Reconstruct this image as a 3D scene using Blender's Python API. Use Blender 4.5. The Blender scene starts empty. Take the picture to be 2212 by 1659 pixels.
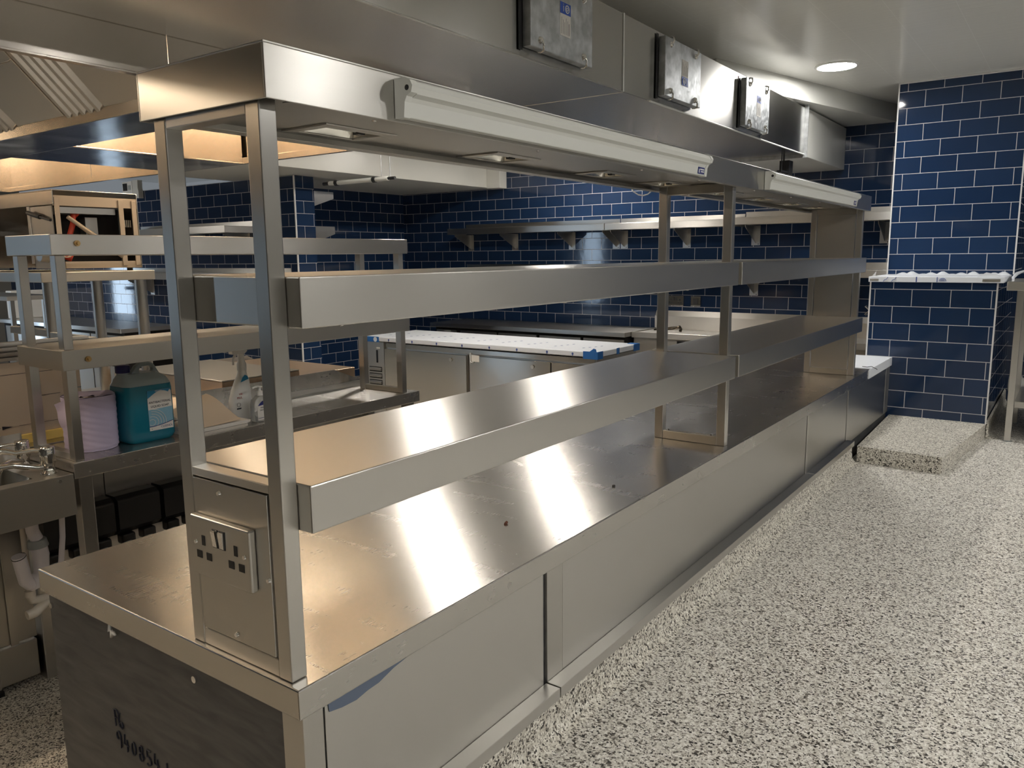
import bpy, bmesh, math, random
from mathutils import Vector, Matrix
random.seed(7)
sc = bpy.context.scene
col = sc.collection
PI = math.pi

# ------------------------------------------------------------------ mesh builder
class MB:
    def __init__(s): s.V = []; s.F = []; s.S = []
    def add(s, vs, fs, smooth=False):
        b = len(s.V); s.V += [tuple(v) for v in vs]
        for f in fs: s.F.append(tuple(b + i for i in f)); s.S.append(smooth)
        return s
    def box(s, x0, x1, y0, y1, z0, z1):
        vs = [(x, y, z) for x in (x0, x1) for y in (y0, y1) for z in (z0, z1)]
        return s.add(vs, [(0,1,3,2),(4,6,7,5),(0,4,5,1),(2,3,7,6),(0,2,6,4),(1,5,7,3)])
    def obox(s, c, size, M):
        c = Vector(c); hx, hy, hz = [k/2 for k in size]
        vs = [c + M @ Vector((a*hx, b*hy, d*hz)) for a in (-1,1) for b in (-1,1) for d in (-1,1)]
        return s.add(vs, [(0,1,3,2),(4,6,7,5),(0,4,5,1),(2,3,7,6),(0,2,6,4),(1,5,7,3)])
    def cyl(s, p0, p1, r0, r1=None, n=20, caps=True):
        r1 = r0 if r1 is None else r1
        p0, p1 = Vector(p0), Vector(p1); d = (p1 - p0).normalized()
        a = d.orthogonal().normalized(); b = d.cross(a)
        vs = []
        for p, r in ((p0, r0), (p1, r1)):
            for i in range(n):
                t = 2*PI*i/n; vs.append(p + (a*math.cos(t) + b*math.sin(t))*r)
        s.add(vs, [(i, (i+1) % n, n + (i+1) % n, n + i) for i in range(n)], True)
        if caps:
            s.add(vs[:n], [tuple(range(n))]); s.add(vs[n:], [tuple(range(n))])
        return s
    def tube(s, path, r, n=10, caps=True):
        P = [Vector(p) for p in path]; rings = []; a = None
        rr = r if isinstance(r, (list, tuple)) else [r]*len(P)
        for i, p in enumerate(P):
            d = (P[min(i+1, len(P)-1)] - P[max(i-1, 0)]).normalized()
            a = d.orthogonal().normalized() if a is None else (a - d*a.dot(d)).normalized()
            b = d.cross(a)
            rings.append([p + (a*math.cos(2*PI*k/n) + b*math.sin(2*PI*k/n))*rr[i] for k in range(n)])
        vs = [v for q in rings for v in q]
        fs = [(i*n+k, i*n+(k+1) % n, (i+1)*n+(k+1) % n, (i+1)*n+k) for i in range(len(P)-1) for k in range(n)]
        s.add(vs, fs, True)
        if caps: s.add(rings[0], [tuple(range(n))]); s.add(rings[-1], [tuple(range(n))])
        return s
    def prism(s, poly, axis, a, b, smooth=False):
        def pt(u, v, w):
            return {'x': (w, u, v), 'y': (u, w, v), 'z': (u, v, w)}[axis]
        n = len(poly)
        vs = [pt(u, v, a) for u, v in poly] + [pt(u, v, b) for u, v in poly]
        s.add(vs, [(i, (i+1) % n, n+(i+1) % n, n+i) for i in range(n)], smooth)
        s.add(vs[:n], [tuple(range(n))]); s.add(vs[n:], [tuple(range(n))])
        return s
    def lathe(s, prof, cx, cy, n=28, caps=True):
        vs = [(cx + r*math.cos(2*PI*k/n), cy + r*math.sin(2*PI*k/n), z) for r, z in prof for k in range(n)]
        m = len(prof)
        s.add(vs, [(i*n+k, i*n+(k+1) % n, (i+1)*n+(k+1) % n, (i+1)*n+k) for i in range(m-1) for k in range(n)], True)
        if caps: s.add(vs[:n], [tuple(range(n))]); s.add(vs[-n:], [tuple(range(n))])
        return s
    def grid(s, fn, nu, nv, smooth=True):
        vs = [fn(i/nu, j/nv) for i in range(nu+1) for j in range(nv+1)]
        w = nv + 1
        return s.add(vs, [(i*w+j, (i+1)*w+j, (i+1)*w+j+1, i*w+j+1) for i in range(nu) for j in range(nv)], smooth)
    def build(s, name, mat, parent=None, bevel=0.0, label=None, seg=2, weld=False):
        L = ROOTLOC.get(root(parent).name, Vector()) if parent else Vector()
        me = bpy.data.meshes.new(name)
        me.from_pydata([Vector(v) - L for v in s.V], [], s.F)
        for p, sm in zip(me.polygons, s.S): p.use_smooth = sm
        bm = bmesh.new(); bm.from_mesh(me)
        if weld: bmesh.ops.remove_doubles(bm, verts=bm.verts, dist=1e-5)
        bmesh.ops.recalc_face_normals(bm, faces=bm.faces)
        bm.to_mesh(me); bm.free()
        me.materials.append(mat)
        o = bpy.data.objects.new(name, me); col.objects.link(o)
        if parent: o.parent = parent
        if label: o['label'] = label
        if bevel:
            m = o.modifiers.new('edge', 'BEVEL'); m.width = bevel; m.segments = seg; m.limit_method = 'ANGLE'; m.angle_limit = 0.9
        return o

ROOTLOC = {}
def root(o):
    while o.parent: o = o.parent
    return o
def thing(name, label, cat, loc, group=None):
    o = bpy.data.objects.new(name, None); col.objects.link(o)
    o.empty_display_size = .05
    o.location = loc; ROOTLOC[o.name] = Vector(loc)
    o['label'] = label; o['category'] = cat
    if group: o['group'] = group
    return o
def tag(o, label, cat, group=None):
    o['label'] = label; o['category'] = cat
    if group: o['group'] = group
    return o
def struct(name, mb, mat, bevel=0):
    o = mb.build(name, mat, None, bevel); o['kind'] = 'structure'; return o
def dup(r, loc, label, group=None):
    c = r.copy(); col.objects.link(c); c.location = loc; c['label'] = label
    ROOTLOC[c.name] = Vector(loc)
    if group: c['group'] = group
    for ch in list(r.children):
        d = ch.copy(); col.objects.link(d); d.parent = c
        for g in list(ch.children):
            e = g.copy(); col.objects.link(e); e.parent = d
    return c
def text(body, size, loc, right, up, mat, parent, name='lettering', align='CENTER', sx=1.0):
    cu = bpy.data.curves.new(name, 'FONT'); cu.body = body; cu.size = size
    cu.align_x = align; cu.align_y = 'CENTER'; cu.extrude = .0002
    cu.materials.append(mat)
    tmp = bpy.data.objects.new('tmp', cu); col.objects.link(tmp)
    bpy.context.view_layer.update()
    me = bpy.data.meshes.new_from_object(tmp.evaluated_get(bpy.context.evaluated_depsgraph_get()))
    me.name = name
    bpy.data.objects.remove(tmp); bpy.data.curves.remove(cu)
    me.materials.clear(); me.materials.append(mat)
    o = bpy.data.objects.new(name, me); col.objects.link(o)
    r = Vector(right).normalized(); u = Vector(up).normalized(); n = r.cross(u)
    M = Matrix(((r.x*sx, u.x, n.x, 0), (r.y*sx, u.y, n.y, 0), (r.z*sx, u.z, n.z, 0), (0, 0, 0, 1)))
    M = Matrix.Translation(Vector(loc) - ROOTLOC.get(root(parent).name, Vector())) @ M
    o.parent = parent; o.matrix_local = M
    return o

# ------------------------------------------------------------------ materials
def newmat(name):
    m = bpy.data.materials.new(name); m.use_nodes = True
    nt = m.node_tree; return m, nt, nt.nodes['Principled BSDF']
def plain(name, rgb, rough=.5, metal=0, spec=.5, **kw):
    m, nt, b = newmat(name)
    b.inputs['Base Color'].default_value = (*rgb, 1); b.inputs['Roughness'].default_value = rough
    b.inputs['Metallic'].default_value = metal; b.inputs['Specular IOR Level'].default_value = spec
    for k, v in kw.items(): b.inputs[k.replace('_', ' ')].default_value = v
    return m
def emit(name, rgb, s):
    m, nt, b = newmat(name)
    b.inputs['Base Color'].default_value = (*rgb, 1)
    b.inputs['Emission Color'].default_value = (*rgb, 1); b.inputs['Emission Strength'].default_value = s
    return m
def steel(name, brush, base=(.58, .565, .535), rough=.31, aniso=.8, grain=.5, dirt=0.0, wave=0.0):
    """brushed stainless: reflections stretch across the brush lines; fine grain along them"""
    m, nt, b = newmat(name); N = nt.nodes.new; Lk = nt.links.new
    b.inputs['Base Color'].default_value = (*base, 1); b.inputs['Metallic'].default_value = 1
    b.inputs['Anisotropic'].default_value = aniso
    geo = N('ShaderNodeNewGeometry')
    cr = N('ShaderNodeVectorMath'); cr.operation = 'CROSS_PRODUCT'
    Lk(geo.outputs['True Normal'], cr.inputs[0])
    cr.inputs[1].default_value = {'x': (1, .01, .02), 'y': (.01, 1, .02), 'z': (.02, .01, 1)}[brush]
    Lk(cr.outputs[0], b.inputs['Tangent'])
    mp = N('ShaderNodeMapping'); Lk(geo.outputs['Position'], mp.inputs['Vector'])
    mp.inputs['Scale'].default_value = {'x': (5, 260, 260), 'y': (260, 5, 260), 'z': (260, 260, 5)}[brush]
    no = N('ShaderNodeTexNoise'); no.inputs['Scale'].default_value = 1; no.inputs['Detail'].default_value = 2
    Lk(mp.outputs[0], no.inputs['Vector'])
    rg = N('ShaderNodeMapRange'); Lk(no.outputs['Fac'], rg.inputs['Value'])
    rg.inputs['From Min'].default_value = .3; rg.inputs['From Max'].default_value = .7
    rg.inputs['To Min'].default_value = rough - .012*grain; rg.inputs['To Max'].default_value = rough + .015*grain
    out = rg.outputs[0]
    if wave:
        n3 = N('ShaderNodeTexNoise'); n3.inputs['Scale'].default_value = 2.6; n3.inputs['Detail'].default_value = 1
        Lk(geo.outputs['Position'], n3.inputs['Vector'])
        b3 = N('ShaderNodeBump'); b3.inputs['Strength'].default_value = 1; b3.inputs['Distance'].default_value = wave
        Lk(n3.outputs['Fac'], b3.inputs['Height']); Lk(b3.outputs[0], b.inputs['Normal'])
    if dirt:
        n2 = N('ShaderNodeTexNoise'); n2.inputs['Scale'].default_value = 5; n2.inputs['Detail'].default_value = 6; n2.inputs['Distortion'].default_value = 1.5
        mp2 = N('ShaderNodeMapping'); Lk(geo.outputs['Position'], mp2.inputs['Vector']); mp2.inputs['Scale'].default_value = (.6, 2.2, 2.2)
        Lk(mp2.outputs[0], n2.inputs['Vector'])
        r2 = N('ShaderNodeMapRange'); Lk(n2.outputs['Fac'], r2.inputs['Value'])
        r2.inputs['From Min'].default_value = .48; r2.inputs['From Max'].default_value = .75; r2.inputs['To Max'].default_value = dirt
        ad = N('ShaderNodeMath'); ad.operation = 'ADD'; Lk(out, ad.inputs[0]); Lk(r2.outputs[0], ad.inputs[1]); out = ad.outputs[0]
    Lk(out, b.inputs['Roughness'])
    return m
def tiles(name, axis, u0, z0, dark=1.0, wavy=1.0):
    m, nt, b = newmat(name); N = nt.nodes.new; Lk = nt.links.new
    geo = N('ShaderNodeNewGeometry'); sp = N('ShaderNodeSeparateXYZ'); Lk(geo.outputs['Position'], sp.inputs[0])
    cb = N('ShaderNodeCombineXYZ')
    for src, k, off in ((axis, 0, u0), ('Z', 1, z0)):
        a = N('ShaderNodeMath'); a.operation = 'SUBTRACT'; Lk(sp.outputs[src], a.inputs[0]); a.inputs[1].default_value = off
        Lk(a.outputs[0], cb.inputs[k])
    br = N('ShaderNodeTexBrick'); Lk(cb.outputs[0], br.inputs['Vector'])
    br.inputs['Scale'].default_value = 1; br.inputs['Brick Width'].default_value = .2004; br.inputs['Row Height'].default_value = .1002
    br.inputs['Mortar Size'].default_value = .0019; br.inputs['Mortar Smooth'].default_value = .1; br.inputs['Bias'].default_value = 0
    br.inputs['Color1'].default_value = (.0105, .0245, .062, 1); br.inputs['Color2'].default_value = (.0135, .031, .076, 1)
    br.inputs['Mortar'].default_value = (.46, .46, .47, 1)
    Lk(br.outputs['Color'], b.inputs['Base Color'])
    rg = N('ShaderNodeMapRange'); Lk(br.outputs['Fac'], rg.inputs['Value']); rg.inputs['To Min'].default_value = .07; rg.inputs['To Max'].default_value = .6
    Lk(rg.outputs[0], b.inputs['Roughness'])
    no = N('ShaderNodeTexNoise'); no.inputs['Scale'].default_value = 16; Lk(geo.outputs['Position'], no.inputs['Vector'])
    b1 = N('ShaderNodeBump'); b1.inputs['Strength'].default_value = .3*wavy; b1.inputs['Distance'].default_value = .0005; Lk(no.outputs['Fac'], b1.inputs['Height'])
    b2 = N('ShaderNodeBump'); b2.invert = True; b2.inputs['Strength'].default_value = .6; b2.inputs['Distance'].default_value = .0015
    Lk(br.outputs['Fac'], b2.inputs['Height']); Lk(b1.outputs[0], b2.inputs['Normal']); Lk(b2.outputs[0], b.inputs['Normal'])
    return m
def terrazzo(name, tint=(1, 1, 1), scale=210, contrast=1.0):
    m, nt, b = newmat(name); N = nt.nodes.new; Lk = nt.links.new
    geo = N('ShaderNodeNewGeometry')
    wn = N('ShaderNodeTexNoise'); wn.inputs['Scale'].default_value = 60; Lk(geo.outputs['Position'], wn.inputs['Vector'])
    mx = N('ShaderNodeMix'); mx.data_type = 'VECTOR'; mx.inputs['Factor'].default_value = .004
    Lk(geo.outputs['Position'], mx.inputs['A']); Lk(wn.outputs['Color'], mx.inputs['B'])
    vo = N('ShaderNodeTexVoronoi'); vo.inputs['Scale'].default_value = scale; Lk(mx.outputs['Result'], vo.inputs['Vector'])
    sp = N('ShaderNodeSeparateColor'); Lk(vo.outputs['Color'], sp.inputs[0])
    rp = N('ShaderNodeValToRGB'); rp.color_ramp.interpolation = 'CONSTANT'; Lk(sp.outputs[0], rp.inputs[0])
    cols = [(0, (.03, .028, .026)), (.085, (.12, .105, .09)), (.15, (.28, .26, .23)), (.27, (.52, .49, .44)), (.42, (.66, .635, .58)), (.7, (.60, .58, .52)), (.82, (.80, .78, .73))]
    e = rp.color_ramp.elements
    while len(e) < len(cols): e.new(.5)
    for el, (p, c) in zip(e, cols): el.position = p; el.color = (*[k*t for k, t in zip(c, tint)], 1)
    v2 = N('ShaderNodeTexVoronoi'); v2.inputs['Scale'].default_value = scale*2.3; Lk(geo.outputs['Position'], v2.inputs['Vector'])
    s2 = N('ShaderNodeSeparateColor'); Lk(v2.outputs['Color'], s2.inputs[0])
    lt = N('ShaderNodeMath'); lt.operation = 'LESS_THAN'; lt.inputs[1].default_value = .07; Lk(s2.outputs[1], lt.inputs[0])
    m2 = N('ShaderNodeMix'); m2.data_type = 'RGBA'; Lk(lt.outputs[0], m2.inputs['Factor']); Lk(rp.outputs[0], m2.inputs['A']); m2.inputs['B'].default_value = (.06, .055, .05, 1)
    Lk(m2.outputs['Result'], b.inputs['Base Color'])
    b.inputs['Roughness'].default_value = .45; b.inputs['Specular IOR Level'].default_value = .35
    return m

M = {}
WARMBASE = (.58, .555, .515)
M['sy'] = steel('brushed_steel_lengthwise', 'y')
M['sy_top'] = steel('worktop_steel', 'y', base=(.57, .55, .52), rough=.26, dirt=.022)
M['sy_shelf'] = steel('shelf_steel', 'y', base=(.57, .555, .525), rough=.28)
M['sx'] = steel('brushed_steel_across', 'x')
M['sz'] = steel('brushed_steel_upright', 'z', rough=.3)
M['sm'] = steel('mirror_steel', 'x', rough=.13, aniso=.4, grain=.2, wave=.006)
M['duct'] = steel('duct_steel', 'y', base=(.56, .545, .52), rough=.25, aniso=.8)
M['canopy'] = steel('canopy_steel', 'x', base=(.62, .57, .51), rough=.2, aniso=.6, grain=.3, wave=.0012)
M['canopy_y'] = steel('canopy_steel_lengthwise', 'y', base=(.62, .57, .51), rough=.2, aniso=.6, grain=.3, wave=.0012)
M['galv'] = plain('galvanised_steel', (.42, .45, .47), .38, 1)
def galv():
    m, nt, b = newmat('galvanised'); N = nt.nodes.new; Lk = nt.links.new
    geo = N('ShaderNodeNewGeometry'); vo = N('ShaderNodeTexVoronoi'); vo.inputs['Scale'].default_value = 70; Lk(geo.outputs['Position'], vo.inputs['Vector'])
    no = N('ShaderNodeTexNoise'); no.inputs['Scale'].default_value = 22; no.inputs['Detail'].default_value = 5; Lk(geo.outputs['Position'], no.inputs['Vector'])
    rp = N('ShaderNodeValToRGB'); Lk(no.outputs['Fac'], rp.inputs[0])
    rp.color_ramp.elements[0].position = .38; rp.color_ramp.elements[0].color = (.42, .44, .45, 1)
    rp.color_ramp.elements[1].position = .72; rp.color_ramp.elements[1].color = (.66, .68, .70, 1)
    Lk(rp.outputs[0], b.inputs['Base Color']); b.inputs['Metallic'].default_value = .9
    sp = N('ShaderNodeSeparateColor'); Lk(vo.outputs['Color'], sp.inputs[0])
    rg = N('ShaderNodeMapRange'); Lk(sp.outputs[0], rg.inputs['Value']); rg.inputs['To Min'].default_value = .34; rg.inputs['To Max'].default_value = .5
    Lk(rg.outputs[0], b.inputs['Roughness']); return m
M['galv'] = galv()
M['chrome'] = plain('chrome', (.80, .79, .77), .06, 1)
M['darkfilm'] = plain('dark_filmed_panel', (.060, .062, .066), .42, 0, .5)
def darkfilm():
    m, nt, b = newmat('dark_filmed_steel'); N = nt.nodes.new; Lk = nt.links.new
    geo = N('ShaderNodeNewGeometry'); mp = N('ShaderNodeMapping'); Lk(geo.outputs['Position'], mp.inputs['Vector']); mp.inputs['Scale'].default_value = (4, 4, 22)
    mp.inputs['Rotation'].default_value = (0, .35, 0)
    no = N('ShaderNodeTexNoise'); no.inputs['Scale'].default_value = 2.2; no.inputs['Detail'].default_value = 6; no.inputs['Distortion'].default_value = .6; Lk(mp.outputs[0], no.inputs['Vector'])
    rp = N('ShaderNodeValToRGB'); Lk(no.outputs['Fac'], rp.inputs[0])
    rp.color_ramp.elements[0].position = .3; rp.color_ramp.elements[0].color = (.062, .064, .068, 1)
    rp.color_ramp.elements[1].position = .72; rp.color_ramp.elements[1].color = (.125, .125, .127, 1)
    Lk(rp.outputs[0], b.inputs['Base Color']); b.inputs['Metallic'].default_value = .35; b.inputs['Roughness'].default_value = .42; return m
M['darkfilm'] = darkfilm()
M['black'] = plain('black_plastic', (.010, .010, .011), .42)
M['void'] = plain('dark_interior', (.006, .005, .005), .8)
M['white'] = plain('white_plastic', (.78, .78, .76), .3)
M['offwhite'] = plain('offwhite_fitting', (.66, .67, .64), .32)
M['pvc'] = plain('white_wall_panel', (.66, .66, .62), .28)
M['far'] = plain('grey_painted_wall', (.20, .195, .18), .6)
def ceilmat():
    m, nt, b = newmat('glossy_ceiling_panels'); N = nt.nodes.new; Lk = nt.links.new
    geo = N('ShaderNodeNewGeometry'); sp = N('ShaderNodeSeparateXYZ'); Lk(geo.outputs['Position'], sp.inputs[0])
    def line(out, period, off, w):
        a = N('ShaderNodeMath'); a.operation = 'SUBTRACT'; Lk(sp.outputs[out], a.inputs[0]); a.inputs[1].default_value = off
        p = N('ShaderNodeMath'); p.operation = 'PINGPONG'; Lk(a.outputs[0], p.inputs[0]); p.inputs[1].default_value = period/2
        l = N('ShaderNodeMath'); l.operation = 'LESS_THAN'; Lk(p.outputs[0], l.inputs[0]); l.inputs[1].default_value = w; return l
    l1 = line('X', .25, .12, .0012)
    mx = N('ShaderNodeMix'); mx.data_type = 'RGBA'; Lk(l1.outputs[0], mx.inputs['Factor'])
    mx.inputs['A'].default_value = (.74, .74, .70, 1); mx.inputs['B'].default_value = (.82, .82, .78, 1)
    Lk(mx.outputs['Result'], b.inputs['Base Color'])
    b.inputs['Roughness'].default_value = .16
    mp = N('ShaderNodeMapping'); Lk(geo.outputs['Position'], mp.inputs['Vector']); mp.inputs['Scale'].default_value = (1.5, 20, 1)
    no = N('ShaderNodeTexNoise'); no.inputs['Scale'].default_value = 1.6; no.inputs['Detail'].default_value = 3; Lk(mp.outputs[0], no.inputs['Vector'])
    bp = N('ShaderNodeBump'); bp.inputs['Strength'].default_value = .5; bp.inputs['Distance'].default_value = .0012; Lk(no.outputs['Fac'], bp.inputs['Height'])
    Lk(bp.outputs[0], b.inputs['Normal']); return m
M['ceil'] = ceilmat()
M['film'] = plain('white_protective_film', (.74, .77, .82), .28)
M['bluefilm'] = plain('blue_print', (.05, .09, .30), .4)
M['bluetape'] = plain('blue_tape', (.015, .13, .42), .4)
M['teal'] = plain('teal_soap', (.006, .155, .235), .25, 0, .5)
M['hdpe'] = plain('translucent_plastic', (.30, .36, .37), .35)
M['cap'] = plain('navy_cap', (.004, .006, .09), .35)
M['roll'] = plain('lilac_paper', (.48, .43, .58), .9, 0, .1)
M['paper'] = plain('paper', (.74, .72, .69), .8, 0, .2)
M['kraft'] = plain('cream_paper', (.72, .60, .47), .8, 0, .2)
M['board'] = plain('pale_board', (.55, .48, .41), .6)
M['yellow'] = plain('yellow_foam', (.80, .62, .20), .7)
M['warm_refl'] = plain('warm_reflection_steel', (.55, .42, .30), .3, .8)  # griddle's warm brown reflection painted into the steel colour; the tray shares it
M['ink'] = plain('dark_ink', (.012, .014, .03), .6)
M['teal_ink'] = plain('teal_ink', (.02, .18, .24), .6)
M['red_ink'] = plain('red_ink', (.35, .02, .04), .6)
M['navy_ink'] = plain('navy_ink', (.012, .02, .16), .5)
M['blue_ink'] = plain('blue_ink', (.03, .09, .45), .5)
M['label_blue'] = plain('label_blue', (.02, .22, .42), .4)
M['label_pale'] = plain('label_pale_blue', (.22, .42, .56), .4)
M['greyplug'] = plain('grey_plastic', (.36, .38, .38), .4)
M['pipe'] = plain('white_pipe', (.76, .72, .75), .35)
M['oldpipe'] = plain('cream_pipe', (.62, .56, .47), .45)
M['red'] = plain('red_cable', (.40, .03, .01), .5)
M['cream'] = plain('cream_painted_steel', (.50, .42, .33), .45, .3)
M['glassy'] = plain('clear_gel_bottle', (.80, .82, .82), .08, 0, .5, Transmission_Weight=.75, IOR=1.35)
M['lampglass'] = plain('lamp_reflector', (.86, .84, .78), .16, 1)
M['grout'] = plain('white_edge_trim', (.62, .62, .62), .4)
M['brass'] = plain('brass_bolt', (.52, .36, .17), .3, 1)
M['tile_pier'] = tiles('navy_tiles_pier', 'X', -.192, 1.2037)
M['tile_pillar'] = tiles('navy_tiles_pillar', 'X', .026, 1.7065)
M['tile_back'] = tiles('navy_tiles_back', 'X', -3.786, 1.973)
M['tile_side'] = tiles('navy_tiles_side', 'Y', 5.09, 1.9785)
M['tile_nib'] = tiles('navy_tiles_left', 'X', -4.5, 1.975)
M['tile_pier_y'] = tiles('navy_tiles_pier_side', 'Y', 4.43, 1.2037)
M['terr'] = terrazzo('terrazzo_floor')
M['terr_step'] = terrazzo('terrazzo_step', (.97, .96, .93))
M['terr_warm'] = terrazzo('terrazzo_kitchen', (1, .98, .95))
LED = emit('led_diffuser', (1, .975, .93), 150)
LEDK = emit('led_diffuser_kitchen', (1, .93, .84), 230)
WARM = emit('warm_tube', (1, .80, .57), 85)
DAY = emit('daylight', (.62, .80, 1), 8)

# ------------------------------------------------------------------ room
CZ = 2.565
struct('floor', MB().box(.0165, 3.4, -4.6, 5.74, -.05, .47), M['terr'])
struct('floor.001', MB().box(-9.6, .016, -4.6, 5.74, -.05, 0), M['terr_warm'])
struct('ceiling', MB().box(-9.6, 3.4, -4.6, 5.84, CZ, CZ+.1), M['ceil'])
struct('wall_back', MB().box(-5.23, 3.4, 5.74, 5.84, 0, CZ), M['tile_back'])
struct('wall_left', MB().box(-5.23, -5.13, 3.801, 5.739, 0, CZ), M['tile_side'])
mb = MB().box(-9.6, -4.31, 3.6, 3.8, 0, 2.178)
o = struct('wall_stub', mb, M['tile_nib'])
o.data.materials.append(M['tile_side'])
for p in o.data.polygons:
    if abs(p.normal.x) > .5: p.material_index = 1
struct('trim_1', MB().box(-4.316, -4.307, 3.594, 3.606, 0, 2.178), M['grout'])
# outer walls of the room, with a tall daylit opening on the far side
struct('wall_front', MB().box(-9.6, -9.0, -4.7, -4.6, 0, CZ).box(-8.45, 3.4, -4.7, -4.6, 0, CZ).box(-9.0, -8.45, -4.7, -4.6, 2.2, CZ).box(-9.0, -8.45, -4.7, -4.6, 0, .4), M['far'])
struct('wall_right', MB().box(3.4, 3.5, -4.7, 5.84, 0, CZ), M['far'])
struct('wall_outer', MB().box(-9.7, -9.6, -4.7, 2.02, 0, CZ).box(-9.7, -9.6, 2.36, 3.8, 0, CZ).box(-9.7, -9.6, 2.02, 2.36, 0, .5).box(-9.7, -9.6, 2.02, 2.36, 1.5, CZ), M['far'])
struct('window_1', MB().box(-9.0, -8.45, -4.76, -4.74, .4, 2.2), DAY)
struct('window_2', MB().box(-9.78, -9.76, 2.02, 2.36, .5, 1.5), DAY)
# boxed-in services under the ceiling
struct('trim_2', MB().box(-5.129, -3.9, 2.35, 5.739, 2.18, CZ-.001), M['pvc'], .003)
struct('trim_3', MB().box(-3.899, -3.745, 5.62, 5.739, 2.172, CZ-.001), M['pvc'], .003)
struct('trim_4', MB().prism([(-.805, 3.62), (-.262, 5.739), (-1.6, 5.739), (-1.6, 3.62)], 'z', 2.447, CZ-.001), M['pvc'], .002)
# tiled pillar: deep lower pier with a steel-capped ledge, slimmer shaft above
mb = MB().box(-.118, .533, 4.4275, 5.739, .47, 1.345)
o = struct('wall_pier', mb, M['tile_pier']); o.data.materials.append(M['tile_pier_y'])
for p in o.data.polygons:
    if abs(p.normal.x) > .5: p.material_index = 1
mb = MB().box(-.125, .572, 4.95, 5.738, 1.346, CZ-.001)
o = struct('wall_pillar', mb, M['tile_pillar']); o.data.materials.append(M['tile_pier_y'])
for p in o.data.polygons:
    if abs(p.normal.x) > .5: p.material_index = 1
struct('trim_5', MB().box(-.129, -.121, 4.946, 4.954, 1.38, CZ-.001).box(.568, .576, 4.946, 4.954, 1.38, CZ-.001).box(-.122, -.114, 4.4235, 4.4315, .9, 1.345).box(.529, .537, 4.4235, 4.4315, .553, 1.345).box(-.129, .576, 4.945, 4.9495, CZ-.009, CZ-.001), M['grout'])
# terrazzo step and coved kerb
struct('trim_6', MB().prism([(.052, 3.485), (.439, 3.46), (.535, 4.427), (.03, 4.427)], 'z', .4705, .553), M['terr_step'], .004)
struct('trim_7', MB().prism([(.0135, .4705), (.062, .4705), (.045, .478), (.036, .492), (.032, .52), (.031, .568), (.0135, .568)], 'y', .0, 3.47), M['terr_step'])
struct('baseboard_back', MB().prism([(.537, .4705), (.60, .4705), (.56, .478), (.549, .5), (.546, .56), (.537, .57)], 'y', 4.43, 5.73), M['terr_step'])

# ------------------------------------------------------------------ ceiling lights
def downlight(x, y, label, mat=LED, grp='recessed ceiling lights'):
    t = thing('ceiling_light', label, 'ceiling light', (x, y, CZ), grp)
    MB().lathe([(.104, CZ-.0005), (.116, CZ-.0005), (.118, CZ-.004), (.112, CZ-.009), (.104, CZ-.009)], x, y, 40, False).build('frame', M['white'], t)
    MB().lathe([(.001, CZ-.006), (.103, CZ-.006), (.103, CZ-.002), (.001, CZ-.002)], x, y, 40, True).build('diffuser', mat, t)
    return t
L0 = downlight(-.325, 4.205, 'round recessed ceiling light glowing in front of the tiled pillar')
for i, (x, y) in enumerate([(2.2, 4.4), (2.2, 3.2), (2.2, 2.0), (2.2, .8), (2.2, -.4), (2.2, -1.6)]):
    dup(L0, (x, y, CZ), 'round recessed ceiling light over the serving aisle, outside the view', 'recessed ceiling lights')
LK = downlight(-2.6, 3.4, 'round recessed ceiling light over the kitchen floor, outside the view', LEDK, 'kitchen ceiling lights')
for x, y in [(-2.6, 5.0), (-7.3, 1.9)]:
    dup(LK, (x, y, CZ), 'round recessed ceiling light over the kitchen floor, outside the view', 'kitchen ceiling lights')

# ------------------------------------------------------------------ pass counter
XF = .018
t = thing('pass_counter', 'long stainless steel pass counter with open worktop under the heated gantry', 'counter', (-.38, 2.2, 0))
MB().box(-.775, .0105, .004, 4.4255, .0005, .851).build('cabinet_body', M['darkfilm'], t, label='dark grey filmed end and carcass')
MB().box(-.783, .0242, -.0088, 4.4265, .8522, .9).build('worktop', M['sy_top'], t, .0025)
MB().box(-.030, XF, .0005, .0395, .1, .8518).build('corner_post', M['sz'], t, .0015)
for a, b in ((.0425, .645), (.7235, 2.653), (2.684, 3.365), (3.385, 4.315)):
    MB().box(.0108, XF, a, b, .571, .8518).build('front_panel', M['sy'], t, .001)
for a, b in ((.6595, .722), (2.6665, 2.682), (4.317, 4.4255)):
    MB().box(.0108, XF+.0005, a, b, .571, .8518).build('cover_strip', M['sz'], t, .001)
for a, b in ((.0, .6535), (.6575, 2.6755), (2.6785, 3.402)):
    MB().box(XF+.0008, .0555, a, b, .5715, .5965).build('ledge', M['sy'], t, .0012)
MB().box(-.26, .0275, 3.85, 4.4262, .9005, .9025).box(.0246, .0272, 3.79, 4.4262, .853, .9022).build('protective_film', M['film'], t, label='white protective film at the far end')
MB().tube([(-.03, 3.90, .9035), (.0, 3.87, .9065), (.02, 3.885, .909), (.05, 3.88, .896)], .0018, 6).build('loose_strip', M['black'], t)
MB().prism([(.048, .8513), (.235, .8518), (.19, .845), (.155, .835), (.13, .8335), (.105, .829), (.075, .8315), (.05, .8365)], 'x', XF+.0006, XF+.0016).build('torn_film', plain('blue_grey_film', (.10, .13, .19), .3), t, label='torn blue-grey film under the lip')
mb = MB()
for y, z in ((.5, .851),): pass
for x in (-.7755, -.2725):
    MB().cyl((x+.012, .0038, .822), (x+.012, -.0005, .822), .0062, n=14).build('bolt', M['chrome'], t)
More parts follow.
